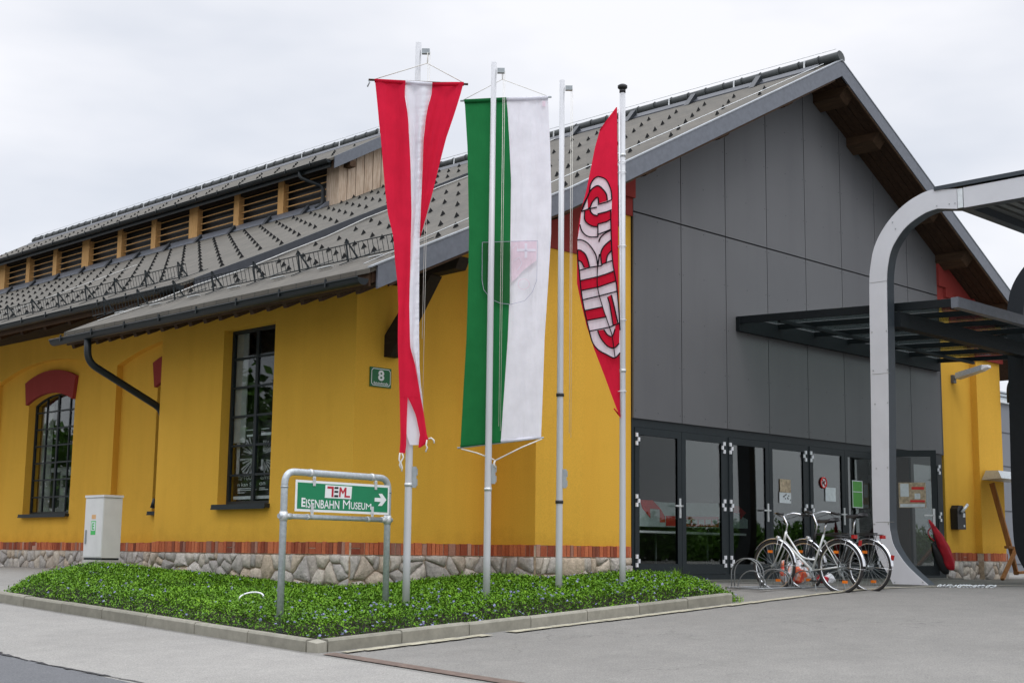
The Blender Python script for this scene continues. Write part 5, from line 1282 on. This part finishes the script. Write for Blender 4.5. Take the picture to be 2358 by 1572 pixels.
# ------------------------------------------------------------------ bicycles
def bicycle(rear, front, fr_mat, label, step, z0, guard='chrome', saddle_h=.93, bar_h=1.02):
    rx, ry = rear; fx, fy = front; ang = math.atan2(fy-ry, fx-rx)
    root = thing('bicycle', (rx, ry, z0), label, 'bicycle', 'bicycles parked at the rack'); root.rotation_euler = (0, 0, ang)
    ROOT[root.name] = Vector((0, 0, 0)); R = .345; B = 1.05
    def B_(mb, n, mt, p=None): return mb.build(n, M[mt], p or root)
    for cx in (0, B):
        m = MB(); m.torus((cx, 0, R), (0, 1, 0), R-.018, .019, 48, 8); w = B_(m, 'wheel', 'tyre')
        m = MB(); m.torus((cx, 0, R), (0, 1, 0), R-.043, .011, 48, 6); B_(m, 'rim', 'chrome', w)
        m = MB()
        for k in range(28):
            a = 2*math.pi*k/28; s = .028*(1 if k % 2 else -1); a2 = a+.35*(1 if (k//2) % 2 else -1)
            m.tube([(cx+.022*math.cos(a2), s, R+.022*math.sin(a2)), (cx+(R-.045)*math.cos(a), 0, R+(R-.045)*math.sin(a))], .0017, 3, False)
        B_(m, 'spokes', 'steel', w)
        m = MB(); m.tube([(cx, -.055, R), (cx, .055, R)], .02, 10); B_(m, 'hub', 'steel', w)
        for a in (1.25, 4.4): m = MB(); m.beam((cx+.20*math.cos(a), -.012, R+.20*math.sin(a)), (cx+.20*math.cos(a)+.02, -.012, R+.20*math.sin(a)+.0), .012, .036); m.beam((cx+.20*math.cos(a)-.035, 0, R+.20*math.sin(a)), (cx+.20*math.cos(a)+.035, 0, R+.20*math.sin(a)), .02, .035, (0, 0, 1)); B_(m, 'reflector', 'orange_reflector', w)
    def fender(cx, a0, a1, n):
        m = MB(); k = 22; Rf = R+.022
        prof = [(-.024, -.012), (-.014, .004), (.0, .008), (.014, .004), (.024, -.012)]
        vs = []
        for i in range(k+1):
            a = a0+(a1-a0)*i/k
            for y, dr in prof: vs.append((cx+(Rf+dr)*math.cos(a), y, R+(Rf+dr)*math.sin(a)))
        m.cs = True; m.add(vs, [(i*5+j, i*5+j+1, (i+1)*5+j+1, (i+1)*5+j) for i in range(k) for j in range(4)])
        for e in (a0+.12, (a0+a1)/2): 
            for y in (-.03, .03): m.tube([(cx, y, R), (cx+(Rf-.01)*math.cos(e), y*.8, R+(Rf-.01)*math.sin(e))], .0025, 4)
        B_(m, n, guard)
    fender(0, math.radians(178), math.radians(38), 'mudguard'); fender(B, math.radians(172), math.radians(35), 'mudguard')
    bb = Vector((.44, 0, .29)); ht = Vector((.845, 0, .80)); hb = Vector((.885, 0, .66)); st = Vector((.245, 0, .76))
    m = MB()
    m.tube([bb, bb+(st-bb)*1.0], .015, 8); m.tube([hb, ht], .019, 10); m.tube([hb+(ht-hb)*.1, bb], .019, 10)
    if step: m.tube(bend([ht-(ht-hb)*.15, (.60, 0, .45), bb+(st-bb)*.30], 6, .1), .013, 8)
    else: m.tube([ht-(ht-hb)*.2, st-(st-bb)*.08], .015, 8)
    for y in (-.05, .05): m.tube([(bb.x, y*.5, bb.z), (0, y, R)], .009, 6); m.tube([(st.x, y*.25, st.z-.07), (0, y, R)], .007, 6)
    B_(m, 'frame', fr_mat)
    m = MB()
    for y in (-.05, .05): m.tube([(hb.x, y*.6, hb.z), (hb.x+.03, y, hb.z-.10), (B-.02, y, R)], .010, 6)
    m.tube([(hb.x, -.03, hb.z), (hb.x, .03, hb.z)], .013, 6); B_(m, 'fork', fr_mat)
    m = MB(); m.tube([ht, ht+Vector((-.02, 0, .10)), (ht.x+.05, 0, bar_h)], .012, 8); B_(m, 'stem', 'chrome')
    m = MB(); c = Vector((ht.x+.05, 0, bar_h)); pts = [c+Vector(p) for p in ((-.20, -.29, .0), (-.10, -.28, .015), (-.02, -.20, .03), (.0, -.06, .0), (.0, .06, .0), (-.02, .20, .03), (-.10, .28, .015), (-.20, .29, .0))]
    m.tube(S_3(pts), .011, 8); hbar = B_(m, 'handlebar', 'chrome')
    for s in (-1, 1):
        m = MB(); m.tube([c+Vector((-.10, .282*s, .014)), c+Vector((-.22, .292*s, -.002))], .017, 8); B_(m, 'grip', 'black', hbar)
        m = MB(); m.tube([c+Vector((-.07, .26*s, .01)), c+Vector((-.16, .25*s, -.03))], .006, 5); m.tube([c+Vector((-.06, .26*s, .0)), c+Vector((.10, .10*s, -.08)), (hb.x+.02, .02*s, hb.z+.05)], .004, 4); B_(m, 'brake_lever', 'black', hbar)
    m = MB(); m.tube([st, (st.x-.045, 0, saddle_h)], .012, 8); B_(m, 'seat_post', 'chrome')
    sx_ = st.x-.05; m = MB(); rows = []
    for i in range(9):
        a = i/8; x = sx_-.13+.27*a; w = .085*(1-a)**.8+.022+.01*math.sin(a*3); z = saddle_h+.02+.022*(1-a)**2-.01*math.sin(a*3)
        rows.append([(x, -w, z-.035), (x, -w*.8, z), (x, 0, z+.012), (x, w*.8, z), (x, w, z-.035)])
    m.cs = True; vs = [p for r in rows for p in r]; m.add(vs, [(i*5+j, i*5+j+1, (i+1)*5+j+1, (i+1)*5+j) for i in range(8) for j in range(4)]+[(0, 1, 2, 3, 4), (40, 44, 43, 42, 41)])
    m.tube([(sx_-.09, -.03, saddle_h-.015), (sx_+.06, -.012, saddle_h-.01)], .004, 4); m.tube([(sx_-.09, .03, saddle_h-.015), (sx_+.06, .012, saddle_h-.01)], .004, 4)
    B_(m, 'saddle', 'black')
    m = MB(); m.tube([(bb.x, -.06, bb.z), (bb.x, .06, bb.z)], .022, 10); m.torus((bb.x, -.045, bb.z), (0, 1, 0), .085, .006, 26, 5)
    for k in range(5): a = k*1.257; m.tube([(bb.x, -.045, bb.z), (bb.x+.085*math.cos(a), -.045, bb.z+.085*math.sin(a))], .006, 4)
    ca = .9; m.beam((bb.x, -.065, bb.z), (bb.x+.165*math.cos(ca), -.07, bb.z+.165*math.sin(ca)), .012, .022, (0, 1, 0)); m.beam((bb.x, .065, bb.z), (bb.x-.165*math.cos(ca), .07, bb.z-.165*math.sin(ca)), .012, .022, (0, 1, 0))
    cr_ = B_(m, 'crankset', 'steel')
    for s in (-1, 1):
        q = Vector((bb.x-s*.165*math.cos(ca), s*.11, bb.z-s*.165*math.sin(ca))); m = MB(); m.beam(q-Vector((.045, 0, 0)), q+Vector((.045, 0, 0)), .07, .02); B_(m, 'pedal', 'black', cr_)
    m = MB(); m.tube([(bb.x, -.045, bb.z+.087), (0, -.045, R+.035)], .004, 4); m.tube([(bb.x, -.045, bb.z-.087), (0, -.045, R-.035)], .004, 4); m.torus((0, -.045, R), (0, 1, 0), .036, .006, 16, 4); B_(m, 'chain', 'steel')
    m = MB()
    for y in (-.05, 0, .05): m.tube([(.20, y, R+.405), (-.20, y, R+.415)], .0045, 5)
    for y in (-.055, .055): m.tube([(0, y, R), (-.06, y, R+.41)], .004, 5); m.tube([(0, y, R), (-.17, y, R+.41)], .004, 5)
    m.tube([(-.20, -.05, R+.415), (-.20, .05, R+.415)], .0045, 5); m.tube([(.20, -.05, R+.405), (.20, .05, R+.405)], .0045, 5); m.beam((.16, .02, R+.43), (-.14, .02, R+.43), .05, .018)
    B_(m, 'carrier', 'black')
    m = MB(); m.beam((-.24, 0, R+.385), (-.20, 0, R+.385), .08, .045); B_(m, 'rear_light', 'red_reflector')
    m = MB(); m.beam((-.02-R*.97, 0, R+.09), (-.035-R*.97, 0, R+.15), .035, .03) if not step else m.beam((-.30, 0, R+.27), (-.31, 0, R+.34), .045, .02); B_(m, 'rear_reflector', 'red_reflector')
    m = MB(); q = Vector((hb.x+.06, 0, hb.z+.05)); m.tube([q-Vector((.0, 0, 0)), q+Vector((.05, 0, .005))], [.022, .034], 12); B_(m, 'headlight', 'light_metal')
    m = MB(); m.tube([(bb.x-.03, .03, bb.z-.01), (bb.x-.16, .14, .02)], .008, 6); B_(m, 'kickstand', 'steel')
    return root
def S_3(P, n=5):
    o = []
    for k in range(len(P)-1):
        p0, p1, p2, p3 = P[max(k-1, 0)], P[k], P[k+1], P[min(k+2, len(P)-1)]
        for j in range(n): t_ = j/n; o.append(.5*((2*p1)+(p2-p0)*t_+(2*p0-5*p1+4*p2-p3)*t_*t_+(3*p1-p0-3*p2+p3)*t_**3))
    return o+[P[-1]]
bicycle((16.02, 9.96), (16.06, 11.0), 'silver', 'silver step-through bicycle with chrome mudguards, nearer to the bed', True, -.115)
bicycle((16.52, 9.84), (16.60, 10.88), 'black', 'black bicycle with bright mudguards behind the silver one, next to the arch', False, -.11, saddle_h=1.0, bar_h=1.05)

# ------------------------------------------------------------------ bicycle rack
t = thing('bicycle_rack', (16.1, 11.0, -.09), 'low bent-tube bicycle rack on the paving in front of the glass doors', 'bicycle rack')
zg = -.075
m = MB(); m.tube([(15.22, 10.68, zg+.015), (17.05, 10.68, zg+.03)], .014, 6); m.tube([(15.22, 11.16, zg+.02), (17.05, 11.16, zg+.03)], .014, 6)
for x in (15.25, 15.45, 16.2, 17.0): m.tube([(x, 10.62, zg+.015), (x, 11.22, zg+.02)], .012, 6)
m.build('rail', M['rack'], t)
for k, x in enumerate((15.33, 15.97, 16.55)):
    for s in (-.035, .035):
        h = .40 if k % 2 == 0 else .26
        m = MB(); m.tube([(x+s, 10.70, zg+.02), (x+s, 10.70, zg+h*.5)]+[(x+s, 10.93-.23*math.cos(a), zg+h*.5+h*.5*math.sin(a)) for a in np.linspace(.2, 2.94, 12)]+[(x+s, 11.16, zg+h*.5), (x+s, 11.16, zg+.02)], .008, 6)
        m.build('hoop', M['rack'], t)
    m = MB(); m.tube([(x+.1, 10.70, zg+.02)]+[(x+.1, 10.93-.23*math.cos(a), zg+.24*math.sin(a)) for a in np.linspace(.2, 2.94, 12)]+[(x+.1, 11.16, zg+.02)], .008, 6); m.build('hoop', M['rack'], t)

# ------------------------------------------------------------------ carrier bags behind the bicycles
def lump(name, c, r, mat, seed, label, cat, flat=.6):
    bm = bmesh.new(); bmesh.ops.create_icosphere(bm, subdivisions=3, radius=1); rr = random.Random(seed)
    ph = [rr.uniform(0, 6) for _ in range(9)]
    for v in bm.verts:
        n = v.co.copy(); k = 1+.16*math.sin(3*n.x+ph[0])*math.sin(4*n.y+ph[1])+.12*math.sin(7*n.z+ph[2]+3*n.x)+.07*math.sin(13*n.x+ph[3])*math.sin(11*n.z+ph[4])
        v.co = Vector((n.x*r[0], n.y*r[1], n.z*r[2]))*k
        if v.co.z < -r[2]*flat: v.co.z = -r[2]*flat
    me = bpy.data.meshes.new(name); bm.to_mesh(me); bm.free(); me.materials.append(M[mat])
    at = me.attributes.new('rnd', 'FLOAT', 'FACE'); vals = []
    for p in me.polygons: q = p.center; vals.append(.5+.5*math.sin(q.x*22+ph[5]+2*math.sin(q.z*15+ph[6])))
    at.data.foreach_set('value', vals); me.polygons.foreach_set('use_smooth', [True]*len(me.polygons))
    o = bpy.data.objects.new(name, me); C.objects.link(o); o.location = (c[0], c[1], c[2]+r[2]*flat); return tag(o, label, cat)
def at_ground(px, py, Yp): p = PY(Yp, px, py); return p
bp = PY(11.9, 1812, 1320); lump('carrier_bag', (bp.x, 11.9, -.045), (.13, .10, .19), 'bag_mix', 1, 'white printed carrier bag behind the front wheel of the silver bicycle', 'bag', .9)
bp = PY(11.9, 1843, 1325); lump('carrier_bag', (bp.x, 11.9, -.045), (.19, .14, .19), 'bag_mix', 4, 'full orange and red plastic bag on the ground between the bicycles', 'bag', .85)
bp = PY(12.2, 1892, 1335); lump('carrier_bag', (bp.x, 12.2, -.045), (.10, .10, .08), 'jacket', 7, 'small red bag on the ground under the silver bicycle chain', 'bag')
bp = PY(12.2, 1908, 1335); lump('carrier_bag', (bp.x, 12.2, -.045), (.10, .09, .09), 'white_paint', 9, 'small crumpled white bag beside the small red bag', 'bag')

# ------------------------------------------------------------------ red cloth on the open door
hp = PY(12.62, 2139, 1196); he = PY(12.45, 2190, 1312)
t = thing('red_bag', hp, 'long red cloth bag with a black underside hanging from the open door handle', 'bag')
dr_ = (he-hp).normalized(); Lg = (he-hp).length; sd_ = Vector((.72, -.69, 0)).normalized(); ot = dr_.cross(sd_).normalized()
m = MB(); n = 22; vs = []
P = [(0, .02), (.06, .04), (.14, .06), (.22, .075), (.32, .095), (.42, .11), (.52, .12), (.62, .13), (.72, .135), (.82, .135), (.9, .125), (.96, .10), (1, .05)]
for s, w in P:
    c = Vector(hp)+dr_*Lg*s+sd_*.05*math.sin(s*3)
    for k in range(n):
        a = 2*math.pi*k/n; f = 1+.13*math.sin(3*a+s*5)+.09*math.sin(5*a+2)+.05*math.sin(a*2+s*25)+.04*math.sin(s*40+3*a)
        f *= .78; vs.append(c+(sd_*math.cos(a)*w*f+ot*math.sin(a)*w*.6*f))
m.cs = True; m.add(vs, [(i*n+k, i*n+(k+1) % n, (i+1)*n+(k+1) % n, (i+1)*n+k) for i in range(len(P)-1) for k in range(n)]+[tuple(range(n))[::-1], tuple((len(P)-1)*n+k for k in range(n))])
m.build('cloth', M['jacket'], t)
m = MB(); vs = []
for s, w in [(.45, .02), (.6, .07), (.8, .10), (1.0, .09), (1.08, .05)]:
    c = Vector(hp)+dr_*Lg*s-sd_*(.07+.02*s)+Vector((0, .03, -.0))
    for k in range(8): a = 2*math.pi*k/8; vs.append(c+(sd_*math.cos(a)*w+ot*math.sin(a)*w*.5))
m.cs = True; m.add(vs, [(i*8+k, i*8+(k+1) % 8, (i+1)*8+(k+1) % 8, (i+1)*8+k) for i in range(4) for k in range(8)]+[tuple(range(8))[::-1], tuple(32+k for k in range(8))])
m.build('underside', M['black'], t)
m = MB(); m.tube(S_3([Vector(hp)+dr_*Lg*.16-sd_*.03, Vector(hp)+dr_*Lg*.24-sd_*.11, Vector(hp)+dr_*Lg*.34-sd_*.12, Vector(hp)+dr_*Lg*.42-sd_*.07]), [.012]*16, 6)
m.build('strap', M['jacket'], t)

# ------------------------------------------------------------------ wall items on the right
t = thing('wall_lamp', (26.2, 13.59, 3.9), 'grey slanted outdoor lamp on the yellow wall under the canopy', 'lamp')
m = MB(); m.box(26.14, 26.26, 13.54, 13.598, 3.86, 4.02); m.beam((26.2, 13.56, 3.95), (26.2, 13.42, 3.99), .05, .05); m.build('bracket', M['fascia'], t)
m = MB(); m.hexa([(26.08, 13.48, 3.93), (26.32, 13.48, 3.93), (26.30, 12.92, 4.06), (26.10, 12.92, 4.06), (26.10, 13.48, 4.05), (26.30, 13.48, 4.05), (26.28, 12.92, 4.17), (26.12, 12.92, 4.17)]); m.build('housing', M['galv'], t)
m = MB(); m.hexa([(26.10, 12.92, 4.065), (26.30, 12.92, 4.065), (26.28, 12.80, 4.11), (26.12, 12.80, 4.11), (26.12, 12.92, 4.165), (26.28, 12.92, 4.165), (26.26, 12.80, 4.16), (26.14, 12.80, 4.16)]); m.build('glass_end', M['white_paint'], t)
t = thing('wall_ashtray', (26.08, 13.58, .9), 'black wall-mounted ashtray box with a tilted steel tube beside the door', 'ashtray')
m = MB(); m.prism([(25.92, .93), (26.25, .93), (26.25, 1.27), (26.14, 1.40), (25.99, 1.40), (25.92, 1.33)], TY(13.44), 0, .155); m.build('box', M['black'], t)
m = MB(); m.tube([(26.04, 13.42, 1.25), (26.22, 13.38, 1.42)], .032, 10); m.build('tube', M['light_metal'], t)
m = MB(); m.box(26.13, 26.22, 13.434, 13.439, 1.17, 1.25); m.box(26.15, 26.20, 13.434, 13.439, .98, 1.02); m.build('label_plate', M['paper'], t)
t = thing('metal_shelf', (28.3, 13.2, 1.9), 'folded grey sheet metal shelf projecting at the building corner', 'shelf')
m = MB(); m.hexa([(26.5, 12.78, 1.94), (31.5, 12.78, 1.94), (31.5, 13.40, 1.94), (26.9, 13.40, 1.94), (26.78, 12.98, 2.11), (31.5, 12.98, 2.11), (31.5, 13.40, 2.14), (27.1, 13.40, 2.14)]); m.build('sheet', M['galv'], t)
t = thing('wooden_trestle', (28.2, 13.0, -.05), 'orange-brown wooden prop and trestle legs leaning under the metal shelf', 'trestle')
def wb(a, b, w, Ya=13.0, Yb=None):
    m = MB(); m.beam(PY(Ya, *a), PY(Yb or Ya, *b), .05, w, (0, 1, 0)); m.build('leg', M['orange_wood'], t)
wb((2284, 1112), (2325, 1258), .10, 13.3, 12.95); wb((2344, 1254), (2308, 1333), .07, 12.7, 12.6); wb((2326, 1258), (2341, 1322), .08, 12.9); wb((2318, 1259), (2346, 1262), .10, 12.85)
wb((2340, 1318), (2375, 1316), .12, 12.85)
# grey panel building at the right
t = thing('panel_building', (40, 22, 0), 'grey flat-roofed panel building behind the right corner of the hall', 'building')
m = MB(); m.box(32, 70, 21, 30, -.3, 5.42); m.build('wall', M['bldg_grey'], t)
m = MB()
for z in (.2, 1.9, 3.35, 4.45): m.box(32, 70, 20.985, 20.999, z, z+.025)
m.build('joint', M['fascia_dark'], t)
m = MB(); m.box(31.9, 70, 20.9, 30, 5.42, 5.52); m.build('roof_edge', M['paper'], t)
m = MB(); m.box(33, 70, 23, 29, 5.52, 6.35)
m.build('roof_box', M['galv'], t)
m = MB()
for k in range(6): m.box(32.98, 70, 22.98, 22.999, 5.60+k*.13, 5.64+k*.13)
m.build('rib', M['fascia_dark'], t)

# white chain pieces on the ground beside the arch foot
m = MB(); c0 = PX(AX-.02, 2143, 1349); x, y = AX+.02, c0.y-.05
r9 = random.Random(11)
for k in range(15):
    x += .045+r9.uniform(-.005, .01); y -= .035+r9.uniform(-.03, .03)*.6; a = r9.uniform(0, 3)
    m.torus((x, y, G(x, y)+.018), (math.cos(a)*.5, math.sin(a)*.5, .7), .03, .010, 10, 5)
o = m.build('plastic_chain', M['paper']); top(o, (AX+.1, c0.y, -.05)); tag(o, 'white plastic chain lying on the ground beside the arch foot', 'chain')
# white hoop in the plants
hp_ = onplane(578, 1376, (10.0, 0, 0), (1, 0, 0)); hx, hy = 9.75, 13.9
m = MB(); q = onplane(578, 1378, (0, 0, -.16), (0, 0, 1)); 
m.torus((q.x, q.y, -.15), (-.35, -.25, .9), .13, .010, 30, 6, .3, 5.2); o = m.build('hose_loop', M['white_paint']); top(o, (q.x, q.y, -.2)); tag(o, 'white plastic hoop sticking out of the green ground cover', 'hose')

# ------------------------------------------------------------------ ground cover
rs = np.random.RandomState(4)
def leaves():
    N = 150000; xs = rs.uniform(KX, 15.9, N*3); ys = rs.uniform(KY, 19.4, N*3)
    # grid the expensive functions
    gx = np.arange(KX-.2, 16.1, .1); gy = np.arange(KY-.2, 19.6, .1)
    ins = np.array([[inpoly(x, y) for y in gy] for x in gx]); mo = np.array([[mound(x, y) for y in gy] for x in gx]); gg = np.array([[G(x, y) for y in gy] for x in gx])
    ix = ((xs-gx[0])/.1).astype(int); iy = ((ys-gy[0])/.1).astype(int); ok = ins[ix, iy]
    xs, ys, ix, iy = xs[ok][:N], ys[ok][:N], ix[ok][:N], iy[ok][:N]; N = len(xs)
    fx = (xs-gx[0])/.1-ix; fy = (ys-gy[0])/.1-iy
    mz = mo[ix, iy]*(1-fx)*(1-fy)+mo[ix+1, iy]*fx*(1-fy)+mo[ix, iy+1]*(1-fx)*fy+mo[ix+1, iy+1]*fx*fy; gz_ = gg[ix, iy]
    tuft = .5+.5*np.sin(xs*9+3*np.sin(ys*7))*np.sin(ys*8+2*np.sin(xs*6))
    zz = gz_+.03+mz*(.55+.45*rs.rand(N)**.6)+.045*tuft*rs.rand(N)*np.clip(mz*12, .3, 1)+.02*rs.randn(N)*.5
    az = rs.uniform(0, 2*np.pi, N); el = rs.uniform(-.25, 1.05, N); ln = rs.uniform(.024, .044, N)*np.where(rs.rand(N) < .15, .7, 1); w = ln*rs.uniform(.36, .5, N)
    d = np.stack([np.cos(az)*np.cos(el), np.sin(az)*np.cos(el), np.sin(el)], 1); s = np.stack([-np.sin(az), np.cos(az), rs.uniform(-.5, .5, N)], 1)
    p = np.stack([xs, ys, zz], 1); mid = p+d*(ln*.5)[:, None]+np.array([0, 0, .004])
    V = np.stack([p, mid+s*(w/2)[:, None], p+d*ln[:, None], mid-s*(w/2)[:, None]], 1).reshape(-1, 3)
    return V, N, xs, ys, zz, gz_, mz, tuft
V, N, lx, ly, lz, lg, lm, tuft = leaves()
def quads(name, V, N, mat, rv):
    me = bpy.data.meshes.new(name); me.vertices.add(4*N); me.vertices.foreach_set('co', V.astype(np.float32).ravel())
    me.loops.add(4*N); me.loops.foreach_set('vertex_index', np.arange(4*N, dtype=np.int32)); me.polygons.add(N); me.polygons.foreach_set('loop_start', np.arange(0, 4*N, 4, dtype=np.int32))
    me.update(calc_edges=True); me.materials.append(mat); at = me.attributes.new('rnd', 'FLOAT', 'FACE'); at.data.foreach_set('value', rv.astype(np.float32))
    o = bpy.data.objects.new(name, me); C.objects.link(o); return o
young = np.clip((lz-lg-.03)/(lm+.05), 0, 1)
rv = np.clip(.25+.35*rs.rand(N)+.25*tuft*young+.15*(rs.rand(N) > .85), 0, 1)
o = quads('ground_cover', V, N, M['leaf'], rv); tag(o, 'low mat of glossy green periwinkle filling the kerbed bed', 'ground cover', kind='stuff')
# flowers: five petals each, drawn as crossed quads
ok = (rs.rand(N) < .008*(.35+1.6*np.clip(1-(ly-10.2)/2.4, 0, 1)+.5*(np.hypot(lx-10.3, ly-13.6) < .7)))
fx, fy, fz = lx[ok], ly[ok], lz[ok]+.028; nF = len(fx); VV = []
for k in range(2):
    a = rs.uniform(0, 6.28, nF); r = rs.uniform(.012, .018, nF); tx = rs.uniform(-.8, .3, nF); ty = rs.uniform(-.8, .3, nF)
    c = np.stack([fx, fy, fz], 1); e1 = np.stack([np.cos(a), np.sin(a), -tx*np.cos(a)-ty*np.sin(a)], 1)*r[:, None]; e2 = np.stack([-np.sin(a), np.cos(a), tx*np.sin(a)-ty*np.cos(a)], 1)*r[:, None]
    VV.append(np.stack([c-e1, c-e2, c+e1, c+e2], 1))
VV = np.concatenate(VV, 0).reshape(-1, 3)
o = quads('flowers', VV, 2*nF, M['flower'], rs.rand(2*nF)); tag(o, 'small violet periwinkle flowers scattered over the green bed', 'flowers', kind='stuff')
# grass tufts at the bed edges
def tuft_mesh(cx, cy, n, h, sp, seed):
    r = random.Random(seed); m = MB(); z = G(cx, cy)
    for i in range(n):
        x, y = cx+r.gauss(0, sp), cy+r.gauss(0, sp); a = r.uniform(0, 6.28); hh = h*r.uniform(.5, 1); b = r.uniform(.1, .5)*hh; m.cr = .4+.6*r.random()
        dx, dy = math.cos(a), math.sin(a); w = .004
        m.add([(x-dy*w, y+dx*w, z), (x+dy*w, y-dx*w, z), (x+dx*b*.4+dy*w, y+dy*b*.4-dx*w, z+hh*.6), (x+dx*b*.4-dy*w, y+dy*b*.4+dx*w, z+hh*.6), (x+dx*b, y+dy*b, z+hh)], [(0, 1, 2, 3), (3, 2, 4)])
    return m
o = tuft_mesh(16.75, 13.25, 60, .26, .07, 1).build('grass_tuft', M['leaf'], None, False); top(o, (16.75, 13.25, -.05)); tag(o, 'thin grass tuft growing against the glass door frame', 'grass')
o = tuft_mesh(13.95, 10.2, 60, .10, .08, 2).build('grass_tuft', M['leaf'], None, False); top(o, (13.95, 10.2, -.3)); tag(o, 'low weed tuft at the end of the kerb', 'grass')

# ------------------------------------------------------------------ wood across the road (seen only as a reflection in the glass)
def wood(path, hts, n, k, ls, seed):
    r = np.random.RandomState(seed); P = []
    for i in range(n):
        t_ = i/n*(len(path)-1); a = int(t_); f = t_-a; bx = path[a][0]*(1-f)+path[a+1][0]*f+r.uniform(-1.5, 1.5); by = path[a][1]*(1-f)+path[a+1][1]*f+r.uniform(-1.5, 1.5)
        h = hts[0]+(hts[1]-hts[0])*(.5+.3*math.sin(i*.45)+.2*math.sin(i*1.7))*r.uniform(.7, 1.05); R = h*.35
        d = r.randn(k, 3); d /= np.linalg.norm(d, axis=1)[:, None]; rad = (.5+.5*r.rand(k))
        P.append(np.stack([bx+d[:, 0]*rad*R, by+d[:, 1]*rad*R, h*.5+d[:, 2]*rad*h*.5-.3], 1))
    c = np.concatenate(P, 0); kk = len(c); a = r.randn(kk, 3); a /= np.linalg.norm(a, axis=1)[:, None]; b = np.cross(a, r.randn(kk, 3)); b /= np.linalg.norm(b, axis=1)[:, None]
    s = r.uniform(ls*.5, ls, kk)[:, None]; V = np.stack([c-a*s, c-b*s*.6, c+a*s, c+b*s*.6], 1).reshape(-1, 3); return V, kk, r.rand(kk)
V, k, rv = wood([(55, -38), (80, -42), (110, -46), (150, -40)], (2.6, 4.6), 110, 420, .26, 2); o = quads('distant_wood', V, k, M['leaf'], rv*.35); tag(o, 'distant line of bushes and small trees across the forecourt', 'trees', kind='stuff')
V, k, rv = wood([(-30, 20), (-22, 36), (-18, 55), (-14, 90)], (8, 12), 42, 700, .42, 5); o = quads('distant_wood', V, k, M['leaf'], rv*.3); tag(o, 'tall dense trees across the road, out of view, added to darken the window reflections', 'trees', kind='stuff')  # unseen row, added so the side windows reflect something dark
